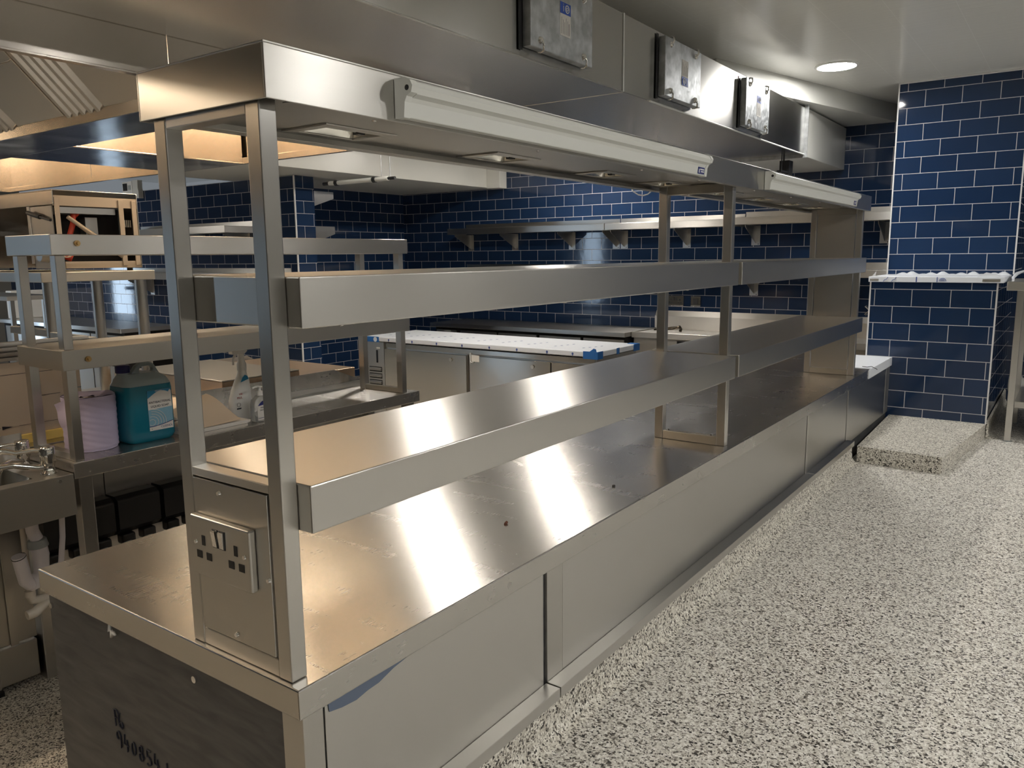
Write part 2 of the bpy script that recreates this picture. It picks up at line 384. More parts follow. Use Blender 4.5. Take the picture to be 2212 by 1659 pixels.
MB().tube([(-.525, -.001, .848), (-.523, -.003, .836), (-.519, -.002, .838), (-.516, -.003, .828), (-.511, -.0025, .836), (-.505, -.002, .832)], [.003, .004, .003, .0045, .004, .002], 6).build('sealant_blob', M['white'], t)
# handwriting on the end panel
def scrib(strokes, ox, oz, s):
    m = MB()
    for st in strokes:
        m.tube([(ox + s*u + .10*s*0, .0028, oz + s*v) for u, v in st], .0012, 5)
    return m
def arc(cx, cz, rx, rz, a0, a1, n=12): return [(cx + rx*math.cos(math.radians(a0 + (a1-a0)*i/n)), cz + rz*math.sin(math.radians(a0 + (a1-a0)*i/n))) for i in range(n+1)]
P_ = [[(0, 1), (.05, 0)], [(-.1, 1.0)] + arc(.15, .78, .28, .26, 100, -110)]
G_ = [[(.62, .95), (.45, .8), (.40, .45), (.5, .12), (.75, .05), (.85, .25), (.7, .42), (.5, .3)]]
P_[1][0] = (-.12, .98)
glyph = {'9': [arc(.25, .7, .22, .25, 0, 360), [(.47, .7), (.42, 0)]], '4': [[(.1, 1), (.02, .42), (.5, .38)], [(.35, .75), (.33, 0)]],
         '0': [arc(.25, .45, .2, .4, 0, 360)], '8': [arc(.25, .7, .17, .22, 0, 360), arc(.25, .25, .2, .24, 0, 360)],
         '5': [[(.5, .95), (.12, .95), (.08, .55)] + arc(.22, .28, .24, .26, 90, -140)], '1': [[(.2, .9), (.18, 0)]]}
st = P_ + G_
scrib(st, -.548, .632, .034).build('handwriting', M['ink'], t, label='PG in black marker')
m = MB()
for i, ch in enumerate('940854'):
    g = glyph[ch]
    for s_ in g: m.tube([(-.548 + .026*i + .034*u, .0028, .590 - .0035*i*0 + .034*v) for u, v in s_], .0012, 5)
for s_ in glyph['1']: m.tube([(-.548 + .026*6.4 + .034*u, .0028, .590 + .034*v) for u, v in s_], .0012, 5)
m.build('handwriting', M['ink'], t, label='940854 1 in black marker')
tag(MB().cyl((-.15, .74, .9003), (-.15, .747, .9045), .004, .003, n=8).build('crumb', plain('rust_crumb', (.10, .03, .012), .7)), 'small rust-brown crumb on the pass worktop', 'crumb')
tag(MB().lathe([(.0045, .9003), (.0045, .904), (.002, .9052)], -.085, 1.15, 10).build('screw_head', M['black']), 'small black speck of a screw on the pass worktop', 'screw')

# ------------------------------------------------------------------ heated gantry on the pass
g = thing('heated_gantry', 'two tier stainless steel heated gantry standing on the pass counter', 'gantry', (-.12, 1.8, .9))
BX0, BX1, BY0, BY1, BZ0, BZ1 = -.2715, .0258, -.0078, 3.595, 1.722, 1.793
mb = MB().box(BX0, BX1, BY0, BY1, BZ1-.003, BZ1).box(BX1-.003, BX1, BY0, BY1, BZ0, BZ1-.003).box(BX0, BX0+.003, BY0, BY1, BZ0, BZ1-.003)
mb.box(BX0+.003, BX1-.003, BY0, BY0+.003, BZ0, BZ1-.003).box(BX0+.003, BX1-.003, BY1-.003, BY1, BZ0, BZ1-.003)
mb.box(BX1-.018, BX1-.003, BY0+.04, BY1-.003, BZ0, BZ0+.002).box(BX0+.003, BX0+.03, BY0+.04, BY1-.003, BZ0, BZ0+.002)
mb.build('top_housing', M['sy'], g, .003, seg=3)
lamps = [.315, .785, 1.265, 1.645, 2.13, 2.56, 2.98, 3.36]
LX0, LX1, LH = -.226, -.150, .062
u = MB(); y = .05
for ly in lamps:
    u.box(BX0+.0035, BX1-.0035, y, ly-LH, 1.737, 1.739); y = ly+LH
    u.box(BX0+.0035, LX0, ly-LH, ly+LH, 1.737, 1.739).box(LX1, BX1-.0035, ly-LH, ly+LH, 1.737, 1.739)
u.box(BX0+.0035, BX1-.0035, y, BY1-.0035, 1.737, 1.739)
u.build('underside_panel', M['sy'], g)
for ly in lamps:
    fx0, fx1, fy0, fy1 = -.245, -.131, ly-.083, ly+.083
    f = MB().prism([(fx0, 1.7345), (LX0, 1.7335), (LX0, 1.7368), (fx0, 1.7368)], 'y', fy0, fy1).prism([(LX1, 1.7335), (fx1, 1.7345), (fx1, 1.7368), (LX1, 1.7368)], 'y', fy0, fy1)
    f.box(LX0, LX1, fy0, ly-LH, 1.7336, 1.7368).box(LX0, LX1, ly+LH, fy1, 1.7336, 1.7368)
    fr = f.build('heat_lamp', M['sy'], g, .0008)
    cx = (LX0+LX1)/2; hx = (LX1-LX0)/2
    def dish(a, b, cx=cx, ly=ly, hx=hx):
        uu, vv = 2*a-1, 2*b-1
        d = max(0, (1-abs(uu)**3))*max(0, (1-abs(vv)**3))
        rib = .0016*math.sin(a*50)*d
        return (cx+uu*hx, ly+vv*LH, 1.7365 + .034*d**.5 + rib)
    MB().grid(dish, 14, 30).build('reflector', M['lampglass'], fr)
    MB().cyl((cx, ly-.045, 1.745), (cx, ly+.05, 1.745), .0045, n=10).build('bulb', M['white'], fr)
    MB().box(cx-.007, cx+.007, ly+.035, ly+.052, 1.737, 1.748).build('lamp_holder', M['black'], fr)
    MB().lathe([(.004, 1.7345), (.0035, 1.7325), (.001, 1.7318)], -.045, ly-.06, 10).build('screw', M['chrome'], fr)
PYS = [0.0, 1.746, 3.552]; PW, PD = .0295, .028
for y in PYS:
    for x in (-.0295, -.248):
        MB().box(x, x+PW, y, y+PD, .9005, 1.736).build('post', M['sz'], g, .002)
SX0, SX1 = -.277, .0283
for (a, b) in ((.0288, 1.7452), (1.7748, 3.551)):
    for zt in (1.4937, 1.1985):
        MB().box(SX0, SX1, a, b, zt-.0715, zt).build('shelf', M['sy_shelf'], g, .0022)
for y in PYS:
    MB().box(-.2183, -.0297, y+.001, y+PD-.001, .9005, .9285).build('cross_rail', M['sx'], g, .0015)
    MB().box(-.2183, -.0297, y+.001, y+PD-.001, 1.708, 1.736).build('cross_rail', M['sx'], g, .0015)
MB().box(-.2183, -.0297, .001, .027, 1.1838, 1.1975).build('cross_rail', M['sx'], g, .0012)
mb = MB()
for x in (-.2, -.05): mb.cyl((x, 1.76, .9287), (x, 1.76, .934), .006, .005, n=10)
mb.build('fixing_bolt', M['chrome'], g)
ep = MB().box(-.2155, -.0335, -.0012, .012, .9315, 1.1815).build('end_panel', M['sz'], g, .0012)
mb = MB()
for x, z in ((-.147, 1.166), (-.126, .942), (-.2105, 1.055), (-.0375, 1.052)):
    MB().cyl((x, -.0014, z), (x, -.0048, z), .0045, .003, n=12).build('screw', M['chrome'], ep)
MB().box(-.2155, -.0335, 3.556, 3.575, .9315, 1.7075).build('end_panel', M['sz'], g, .0012)
mb = MB()
for y in (.12, .75, 1.4, 2.0, 2.7, 3.3):
    for zt in (1.4937, 1.1985):
        mb.lathe([(.0045, zt-.0722), (.004, zt-.0745), (.001, zt-.0752)], .006, y, 8)
mb.build('screw', M['chrome'], g)

# double socket on the end panel
s = thing('socket_outlet', 'brushed steel double socket on the near end panel of the heated gantry', 'socket', (-.125, -.0016, 1.08))
px0, px1, pz0, pz1, py = -.2125, -.0632, 1.0283, 1.1255, -.0135
MB().box(px0, px1, py, -.0018, pz0, pz1).build('face_plate', M['sz'], s, .003, seg=3)
mb = MB().box(px0+.004, px1-.004, -.0017, -.0014, pz0+.003, pz1-.003)
sw = MB(); pin = MB(); scr = MB(); pc = (px0+px1)/2
for dx in (-.0085, .0085):
    MB().box(pc+dx-.0068, pc+dx+.0068, py-.0012, py-.0002, pz0+.055, pz0+.084).build('switch_frame', M['black'], s)
    sw = MB().prism([(py-.0014, pz0+.0565), (py-.0026, pz0+.0565), (py-.0055, pz0+.0825), (py-.0014, pz0+.0825)], 'x', pc+dx-.005, pc+dx+.005)
    sw.build('switch', M['chrome'], s, .0005)
for sx in (px0+.034, px1-.034):
    MB().box(sx-.004, sx+.004, py-.0008, py-.0001, pz0+.052, pz0+.068).build('pin_hole', M['black'], s)
    for dd in (-.0125, .0125): MB().box(sx+dd-.0065, sx+dd+.0065, py-.0008, py-.0001, pz0+.030, pz0+.042).build('pin_hole', M['black'], s)
for sx in (px0+.0135, px1-.0135): MB().cyl((sx, py-.0001, pz0+.0545), (sx, py-.002, pz0+.0545), .0038, .003, n=12).build('screw', M['chrome'], s)

# strip lights on the gantry front
prof = [(.0275, 1.783), (.046, 1.783), (.057, 1.778), (.062, 1.769), (.059, 1.760), (.050, 1.7555), (.046, 1.750), (.0435, 1.727), (.0275, 1.727)]
def strip(y0, y1, label):
    t = thing('strip_light', label, 'strip light', (.027, (y0+y1)/2, 1.755))
    MB().prism(prof, 'y', y0+.014, y1-.014).build('body', M['offwhite'], t, .0015)
    big = [(.0268 if u < .03 else u+.0012, v + (.0012 if v > 1.75 else -.0012)) for u, v in prof]
    for a, b in ((y0, y0+.0138), (y1-.0138, y1)):
        c = MB().prism(big, 'y', a, b).build('end_cap', M['offwhite'], t, .0015)
        MB().cyl((.052, a-.0002 if a == y0 else b+.0002, 1.7685), (.052, a+.003 if a == y0 else b-.003, 1.7685), .0042, n=12).build('screw_hole', M['black'], c)
    pl = MB().prism([(.0449, 1.7305), (.0464, 1.7475), (.0472, 1.7475), (.0457, 1.7305)], 'y', y1-.062, y1-.020).build('maker_plate', M['navy_ink'], t)
    mb = MB()
    for z, a in ((1.742, .0), (1.7365, .006)): mb.prism([(.0461+(z-1.7365)*.09, z-.0016), (.0464+(z-1.7365)*.09, z+.0016), (.0467+(z-1.7365)*.09, z+.0016), (.0464+(z-1.7365)*.09, z-.0016)], 'y', y1-.050+a, y1-.024)
    mb.box(.0458, .0468, y1-.058, y1-.053, 1.733, 1.744)
    mb.build('print', M['white'], pl)
    return t
strip(.228, 1.418, 'long white strip light on the near half of the gantry front')
strip(1.96, 3.20, 'long white strip light on the far half of the gantry front')

# ------------------------------------------------------------------ extract duct with access panels
d = thing('extract_duct', 'long rectangular stainless steel duct hanging above the heated gantry', 'duct', (-.93, 1.5, 2.14))
MB().box(-1.258, -.608, -2.2, 2.166, 2.1415, 2.43).build('duct_section', M['duct'], d, .003)
MB().box(-1.258, -.608, 2.172, 4.634, 2.1415, 2.43).build('duct_section', M['duct'], d, .003)
MB().box(-.6078, -.6045, 2.1655, 2.1725, 2.143, 2.43).build('seam_sealant', M['white'], d)
MB().cyl((-.6055, -2.2, 2.1425), (-.6055, 2.166, 2.1425), .0028, n=8).build('edge_bead', M['sy'], d)
MB().cyl((-.6045, 2.40, 2.1415), (-.6045, 4.632, 2.1415), .0045, n=8).build('edge_bead', M['offwhite'], d)
MB().box(-.612, -.585, 4.6345, 4.640, 2.122, 2.452).box(-1.258, -.613, 4.6345, 4.640, 2.122, 2.1405).cyl((-.597, 4.6330, 2.44), (-.597, 4.6405, 2.44), .006, n=8).cyl((-.597, 4.6330, 2.132), (-.597, 4.6405, 2.132), .006, n=8).build('end_flange', M['galv'], d)
tag(MB().box(-1.258, -.613, 4.642, 5.738, 2.1345, 2.435).build('hanging_duct_casing', M['pvc'], None, .003), 'white boxed casing between the steel duct end and the back wall', 'duct casing')
tag(MB().box(-.72, -.66, 4.52, 4.60, 1.98, 2.10).cyl((-.70, 4.54, 2.10), (-.70, 4.54, 2.141), .006, n=8).cyl((-.67, 4.40, 2.02), (-.67, 4.40, 2.141), .004, n=6).box(-.7, -.665, 4.40, 4.52, 2.02, 2.03).build('hanging_bracket', M['black']), 'black bracket hanging under the far end of the steel duct', 'bracket')
def access(y0, y1, label, lab_up):
    z0, z1, xa, xb = 2.172, 2.408, -.6035, -.572
    t = thing('access_panel', label, 'access panel', (-.604, (y0+y1)/2, z0), 'galvanised access panels along the steel duct')
    MB().box(xa, xb, y0, y1, z0, z1).build('door', M['galv'], t, .0025)
    MB().box(-.6042, -.6036, y0-.022, y0-.001, z0-.01, z1+.01).build('gasket', M['black'], t)
    for yy, zz, sgn in ((y0+.055, z0, -1), (y1-.06, z0, -1), (y0+.055, z1, 1), (y1-.06, z1, 1)):
        m = MB().cyl((xb+.0005, yy, zz-sgn*.026), (xb+.007, yy, zz-sgn*.026), .0125, .009, n=16)
        m.tube([(xb+.004, yy, zz-sgn*.03), (xb+.010, yy+.004, zz-sgn*.012), (xb+.007, yy+.008, zz+sgn*.004), (xb-.005, yy+.010, zz+sgn*.007), (xb-.018, yy+.012, zz+sgn*.0055)], [.004, .0045, .004, .0035, .003], 8)
        m.build('clasp', M['chrome'], t)
    yc = (y0+y1)/2 + .012; h = .105; w = .066; zc = 2.292
    la = MB().box(xb+.0003, xb+.0008, yc-w/2, yc+w/2, zc-h/2, zc+h/2).build('sticker', M['paper'], t)
    bz0, bz1 = (zc+h/2-.036, zc+h/2) if lab_up else (zc-h/2, zc-h/2+.036)
    MB().box(xb+.0009, xb+.0012, yc-w/2, yc+w/2, bz0, bz1).build('blue_band', M['blue_ink'], la)
    r_, u_ = ((0, 1, 0), (0, 0, 1)) if lab_up else ((0, -1, 0), (0, 0, -1))
    bc = (bz0+bz1)/2
    m = MB()
    def ring(r, k=24): return [(xb+.0016, yc + (.010 if lab_up else -.010) + r*math.cos(2*PI*i/k), bc + r*math.sin(2*PI*i/k)) for i in range(k+1)]
    m.tube(ring(.0115), .0018, 5, False); m.tube(ring(.005), .0013, 5, False)
    sg = 1 if lab_up else -1
    m.tube([(xb+.0016, yc-sg*.014, bc-.011), (xb+.0016, yc-sg*.014, bc+.007)], .0013, 5).tube([(xb+.0016, yc-sg*.014, bc+sg*.011), (xb+.0016, yc-sg*.014, bc+sg*.0125)], .0015, 5)
    m.build('emblem', M['white'], la)
    m = MB(); base = (zc-h/2) if lab_up else (bz1)
    for k in range(6):
        yy = yc - w/2 + .009 + k*.0095
        m.box(xb+.0009, xb+.0011, yy-.0006 - (.001 if k == 5 else 0), yy+.0006, base+.006, base+.058 - (k % 3)*.007)
    m.build('fine_print', M['ink'], la)
    return t
access(1.482, 1.868, 'galvanised access panel nearest the viewer, its sticker blue at the top', True)
access(2.472, 2.848, 'middle galvanised access panel, its sticker hung upside down with blue at the bottom', False)
access(3.446, 3.818, 'farthest galvanised access panel, in front of the white boxed casing', True)

# ------------------------------------------------------------------ cooking canopy
c = thing('extraction_canopy', 'big stainless steel extraction canopy with filters over the cooking island', 'canopy', (-3.4, .6, 2.03))
MB().box(-1.2625, -1.2605, -1.6, .665, 2.028, CZ-.003).build('side_skirt', M['canopy_y'], c)
MB().box(-1.2625, -1.2605, .667, 2.05, 2.028, CZ-.003).build('side_skirt', M['canopy_y'], c)
MB().box(-1.285, -1.259, -1.6, 2.05, 2.022, 2.0275).build('skirt_lip', M['canopy_y'], c, .001)
for a, b in ((-5.6, -4.45), (-4.445, -3.34), (-3.335, -2.2), (-2.195, -1.2865)):
    MB().box(a, b, 2.05, 2.0525, 2.055, CZ-.003).build('end_panel', M['canopy'], c)
MB().box(-5.6, -1.26, 2.035, 2.056, 2.022, 2.054).build('end_lip', M['canopy'], c, .002)
MB().box(-5.604, -5.6, -1.6, 2.05, 2.022, CZ-.003).build('side_skirt', M['canopy_y'], c)
MB().box(-5.6, -1.287, -1.604, -1.6, 2.022, CZ-.003).build('end_panel', M['canopy'], c)
MB().box(-5.598, -1.27, -1.59, 2.045, CZ-.006, CZ-.004).build('roof', M['canopy_y'], c)
MB().box(-5.598, -1.288, .872, 1.145, 2.02, 2.062).build('filter_beam', M['sm'], c, .002)
MB().box(-3.43, -2.82, 1.146, 2.034, 2.02, 2.026).build('centre_beam', M['sm'], c, .001)
MB().box(-2.823, -2.82, 1.146, 2.034, 2.0265, CZ-.007).build('centre_side', M['canopy_y'], c)
MB().box(-3.43, -3.427, 1.146, 2.034, 2.0265, CZ-.007).build('centre_side', M['canopy_y'], c)
MB().box(-5.598, -1.288, 1.141, 1.1445, 2.063, CZ-.007).build('filter_back', M['canopy'], c)
fy, fz = Vector((0, -.72, .69)).normalized(), None
A = Vector((0, .895, 2.067)); D_ = Vector((0, -.69, .72)).normalized(); Nn = Vector((0, -.72, -.69)).normalized()
def fpt(x, along, out): return Vector((x, 0, 0)) + A + D_*along + Nn*out
def filt(x0, x1, baffle, handle=True):
    m = MB(); ln = .60
    if baffle:
        n = 5; pts = []
        w = (x1-x0)/n
        prof_ = []
        for i in range(n): prof_ += [(x0+i*w, .0), (x0+i*w+w*.22, .028), (x0+i*w+w*.60, .028), (x0+i*w+w*.86, .0)]
        prof_.append((x1, 0))
        vs = [fpt(x, .0, o_) for x, o_ in prof_] + [fpt(x, ln, o_) for x, o_ in prof_]
        k = len(prof_)
        m.add(vs, [(i, i+1, k+i+1, k+i) for i in range(k-1)])
        f_ = m.build('filter', M['canopy_y'], c, label='ribbed baffle filter')
    else:
        vs = [fpt(x, a_, o_) for x in (x0, x1) for a_ in (0, ln) for o_ in (0, .018)]
        m.add(vs, [(0,1,3,2),(4,6,7,5),(0,4,5,1),(2,3,7,6),(0,2,6,4),(1,5,7,3)])
        f_ = m.build('filter', M['canopy'], c, .002, label='plain panel filter')
    if handle:
        for hx in ((x0+.02, x1-.02) if not baffle else (x1-.02,)):
            MB().tube([fpt(hx, .25, .018), fpt(hx-.0, .26, .055), fpt(hx+.012, .30, .07), fpt(hx+.012, .40, .07), fpt(hx, .44, .055), fpt(hx, .45, .018)], .0028, 8).build('handle', M['sz'], f_)
filt(-2.292, -2.02, True)
filt(-2.015, -1.62, False); filt(-1.60, -1.30, True, False)
filt(-2.70, -2.315, False); filt(-2.98, -2.72, True); filt(-3.40, -3.0, False); filt(-3.7, -3.42, True, False)
MB().box(-5.59, -3.72, .6, .61, 2.07, 2.4).build('blank_plate', M['canopy'], c)
for (x, y0, y1) in ((-1.75, 1.25, 1.95), (-2.45, 1.25, 1.95), (-4.3, 1.25, 1.95)):
    h = MB().box(x-.04, x+.04, y0-.03, y1+.03, CZ-.05, CZ-.0075).build('tube_light', M['white'], c)
    MB().cyl((x, y0, CZ-.068), (x, y1, CZ-.068), .016, n=14).build('tube', WARM, h)
for (x, y0, y1) in ((-1.9, -1.3, -.1), (-3.3, -1.3, -.1)):
    h = MB().box(x-.04, x+.04, y0-.03, y1+.03, CZ-.05, CZ-.0075).build('tube_light', M['white'], c)
    MB().cyl((x, y0, CZ-.068), (x, y1, CZ-.068), .016, n=14).build('tube', WARM, h)

# linear fitting hanging under the white boxing
t = thing('hanging_light', 'thin linear fitting hung on wires below the white boxing by the back corner', 'light fitting', (-3.7, 3.75, 2.1))
MB().cyl((-4.05, 3.74, 2.105), (-3.40, 3.74, 2.105), .017, n=12).build('body', M['offwhite'], t)
MB().cyl((-3.40, 3.74, 2.105), (-3.33, 3.74, 2.105), .012, n=10).cyl((-4.12, 3.74, 2.105), (-4.05, 3.74, 2.105), .014, n=10).cyl((-3.56, 3.74, 2.105), (-3.53, 3.74, 2.105), .024, n=10).cyl((-3.98, 3.74, 2.105), (-3.95, 3.74, 2.105), .024, n=10).build('clip', M['black'], t)
MB().cyl((-3.38, 3.74, 2.11), (-3.38, 3.74, CZ-.001), .003, n=6).build('wire', M['galv'], t)
MB().cyl((-3.47, 3.74, 2.11), (-3.47, 3.74, CZ-.001), .002, n=6).build('wire', M['galv'], t)

# ------------------------------------------------------------------ island: prep counter with low gantry
t = thing('prep_counter', 'narrow stainless steel prep counter behind the pass with a low gantry on it', 'counter', (-1.87, 1.3, 0))
MB().box(-2.048, -1.70, .5, 2.155, .818, .87).build('worktop', M['sy_top'], t, .002)
for x, y in ((-1.765, .52), (-1.765, 2.09), (-2.04, 2.09)):
    MB().box(x, x+.045, y, y+.045, .0005, .8175).build('leg', M['sz'], t, .002)
MB().box(-2.06, -2.054, .5, .764, .10, .8175).build('back_panel', M['sx'], t, .001)
MB().box(-2.06, -2.054, .768, 2.15, .10, .8175).build('back_panel', M['sx'], t, .001)
g2 = thing('low_gantry', 'low two tier stainless shelf gantry on the prep counter, brass bolts on its front', 'gantry', (-1.86, 1.3, .87))
for zt in (1.60, 1.236):
    MB().box(-2.012, -1.70, .4985, 2.1, zt-.065, zt).build('shelf', M['sy'], g2, .002)
for y in (.515, 2.055):
    for x in (-1.752, -2.03+.02):
        MB().box(x, x+.035, y, y+.03, .8705, 1.5345).build('post', M['sz'], g2, .0015)
    MB().box(-1.974, -1.7525, y+.002, y+.028, .8705, .893).build('cross_rail', M['sx'], g2, .001)
mb = MB()
for y, z in ((.578, 1.572), (.578, 1.203)):
    MB().cyl((-1.6995, y, z), (-1.695, y, z), .0095, n=12).cyl((-1.695, y, z), (-1.686, y, z), .0055, n=6).build('bolt', M['brass'], g2)

# black socket boxes under the prep counter
def sockbox(y, w, label):
    t = thing('isolator_box', label, 'socket box', (-2.05, y+w/2, .45), 'black twin socket boxes under the prep counter')
    MB().prism([(-2.052, .47), (-1.995, .49), (-1.965, .515), (-1.965, .625), (-1.99, .64), (-2.052, .64)], 'y', y, y+w).build('housing', M['black'], t, .006, seg=3)
    k = 2 if w > .1 else 1
    for i in range(k):
        yc = y + w*(i+.5)/k
        MB().box(-2.02, -1.972, yc-.03, yc+.022, .448, .4895).build('socket_spout', M['black'], t, .008)
        c_ = MB().cyl((-1.985, yc-.012, .452), (-1.972, yc-.012, .432), .022, .020, n=16).build('cap', M['greyplug'], t)
        MB().box(-1.972, -1.962, yc-.03, yc+.006, .44, .446).build('cap_rib', M['greyplug'], c_)
    return t
sockbox(.500, .165, 'black twin socket box behind the hand sink end of the prep counter')
sockbox(.676, .075, 'narrow black socket box just right of the counter leg')
sockbox(.765, .165, 'wide black twin socket box under the middle of the prep counter')
sockbox(.948, .165, 'black twin socket box beside the near gantry post')
tag(MB().tube([(-1.99, .70, .43), (-1.97, .73, .36), (-1.97, .75, .22)], .007, 8).build('white_cable', M['pipe']), 'white cable hanging from a black socket box under the prep counter', 'cable')

# ------------------------------------------------------------------ hand sink at the end of the prep counter
hs = thing('hand_sink', 'stainless hand wash sink with chrome lever taps at the prep counter end', 'sink', (-1.87, .25, .7))
m = MB().box(-1.702, -1.699, -.10, .4965, .702, .838)
m.box(-2.05, -2.047, -.10, .4965, .702, .838).box(-2.047, -1.702, .4935, .4965, .702, .838).box(-2.047, -1.702, -.10, -.097, .702, .838)
m.build('apron', M['sy'], hs, .001)
MB().box(-2.047, -1.702, .395, .4934, .835, .8385).box(-2.047, -1.702, -.097, -.06, .835, .8385).box(-2.047, -1.975, -.06, .395, .835, .8385).box(-1.745, -1.702, -.06, .395, .835, .8385).build('rim', M['sx'], hs)
def bas(a, b):
    uu, vv = 2*a-1, 2*b-1
    d = (1-abs(uu)**6)*(1-abs(vv)**6)
    return (-1.86+uu*.115, .1675+vv*.2275, .837-.12*min(1, d*1.6))
MB().grid(bas, 20, 28).build('basin', M['sm'], hs)
MB().box(-1.702+.0035, -1.690, .4972, .4995, .715, .815).build('bracket', M['sz'], hs) if False else None
mb = MB().cyl((-1.6988, .452, .823), (-1.695, .452, .823), .006, n=12)
mb.build('bolt', M['chrome'], hs)
MB().box(-2.052, -2.047, -.10, .4965, .8386, .93).build('splashback', M['sy'], hs)
def tap(x, y, lever, spout, name='tap'):
    z = .8388
    a = MB().lathe([(.025, z), (.025, z+.007), (.019, z+.011), (.019, z+.030), (.021, z+.034), (.0225, z+.038), (.0225, z+.086), (.020, z+.090), (.001, z+.091)], x, y, 20).build(name, M['chrome'], hs)
    p0 = Vector((x, y, z+.076)); L_ = Vector(lever)
    MB().tube([p0, p0+L_*.25+Vector((0, 0, .002)), p0+L_*.6-Vector((0, 0, .006)), p0+L_*.85, p0+L_], [.006, .006, .0075, .011, .010], 10).build('lever', M['chrome'], a)
    q = Vector((x, y, z+.022)); S_ = Vector(spout)
    MB().tube([q, q+S_*.2, q+S_*.55+Vector((0, 0, .012)), q+S_*.85+Vector((0, 0, .008)), q+S_+Vector((0, 0, -.010))], [.012, .011, .0095, .009, .010], 10).build('spout', M['chrome'], a)
tap(-1.765, .452, (-.06, -.125, .015), (-.03, -.17, .02))
tap(-1.93, .447, (-.03, -.15, .012), (.115, -.125, .012))
# pipes below the sink
pg = thing('waste_trap', 'white plastic waste trap and pipes hanging under the hand sink', 'waste pipe', (-1.88, .40, .3))
MB().tube([(-1.86, .372, .563), (-1.866, .383, .50), (-1.872, .39, .468), (-1.878, .403, .452), (-1.885, .418, .452)], .0215, 16).build('inlet_pipe', M['pipe'], pg)
MB().cyl((-1.8595, .3712, .5635), (-1.8588, .370, .570), .0235, n=18).build('rim_seal', M['black'], pg) if False else MB().cyl((-1.8603, .3725, .5585), (-1.8600, .3719, .5605), .0225, n=18).build('rim_seal', M['black'], pg)
MB().cyl((-1.880, .406, .4518), (-1.889, .428, .4518), .0275, n=12).build('nut', M['pipe'], pg)
MB().tube([(-1.885, .425, .452), (-1.90, .452, .47), (-1.905, .458, .53), (-1.905, .452, .578)], [.022, .024, .026, .026], 16).build('riser_pipe', M['pipe'], pg)
MB().cyl((-1.905, .4525, .562), (-1.905, .4505, .588), .033, .028, n=12).build('nut', M['greyplug'], pg)
MB().tube([(-1.905, .451, .589), (-1.905, .44, .62), (-1.905, .435, .70)], .020, 14).build('riser_pipe', M['pipe'], pg)
MB().tube([(-1.94, .425, .70), (-1.94, .425, .40)], .010, 10).build('supply_pipe', M['oldpipe'], pg)
MB().tube([(-1.94, .425, .405), (-1.94, .425, .385)], .017, 12).tube([(-1.94, .425, .39), (-1.94, .43, .37), (-1.94, .46, .362), (-1.94, .50, .362)], .0165, 12).tube([(-1.92, .40, .328), (-1.92, .425, .33), (-1.93, .465, .345), (-1.93, .50, .352)], [.016, .018, .015, .014], 12).build('elbow', M['oldpipe'], pg)
tag(MB().tube([(-1.88, .527, .81), (-1.88, .527, .66), (-1.88, .522, .58), (-1.885, .505, .45), (-1.9, .49, .30)], .0095, 10).build('white_hose', M['pipe']), 'white flexible hose hanging under the joint of hand sink and prep counter', 'hose')

# steel appliance standing behind the hand sink
t = thing('floor_appliance', 'tall stainless steel appliance behind the hand sink, black gap above its base', 'appliance', (-2.4, .0, 0))
MB().box(-2.85, -2.09, -.6, .352, .172, .80).box(-2.10, -2.085, .354, .49, .172, .80).build('body', M['sx'], t, .003)
MB().box(-2.83, -2.10, -.58, .34, .152, .1715).build('gap_strip', M['void'], t)
MB().box(-2.85, -2.075, -.6, .357, .022, .1515).build('base', M['sx'], t, .004)
MB().box(-2.86, -2.068, -.61, .36, .0005, .0215).build('skirt', M['black'], t, .004)
MB().box(-2.85, -2.09, .358, .49, .022, .16).build('base', M['sx'], t, .003)
MB().box(-2.08, -2.074, .40, .425, .17, .80).build('pipe_cover', M['sz'], t)

# ------------------------------------------------------------------ things on the prep counter
ZP = .8705
r = thing('paper_roll', 'big lilac centrefeed paper roll between the two near gantry posts', 'paper roll', (-1.875, .655, ZP))
def rollf(a, b):
    th = 2*PI*a; z = ZP + .002 + .186*b
    rr = .083 + .0016*math.sin(5*th + 30*b) * math.sin(26*b+3*math.sin(th)) + .002*math.sin(2*th) - (.004 if b < .03 else 0)
    return (-1.874 + rr*math.cos(th), .650 + rr*math.sin(th), z)
m = MB().grid(rollf, 60, 44)
m.grid(lambda a, b: (-1.874 + (.083 - .055*b)*math.cos(2*PI*a), .650 + (.083-.055*b)*math.sin(2*PI*a), ZP + .188 - .010*b + .003*math.sin(9*a*PI+4*b)), 48, 6)
m.cyl((-1.874, .650, ZP+.0005), (-1.874, .650, ZP+.003), .080, n=40)
m.build('roll', M['roll'], r, weld=True)
MB().tube([(-1.874, .650, ZP+.09), (-1.874, .650, ZP+.176)], .028, 16).build('core', M['kraft'], r)
def tear(a, b):
    return (-1.90 - .02*a + .012*math.sin(5*b), .566 - .012*a*b - .008*math.sin(3*b), ZP + .12 + .075*b*(1-.15*a) - .03*a)
MB().grid(lambda a, b: (-1.905 + .05*a, .5675 - .018*(1-a)*b - .003*math.sin(6*b), ZP+.10+.085*b - .02*(1-a)), 6, 8).build('torn_sheet', M['roll'], r)

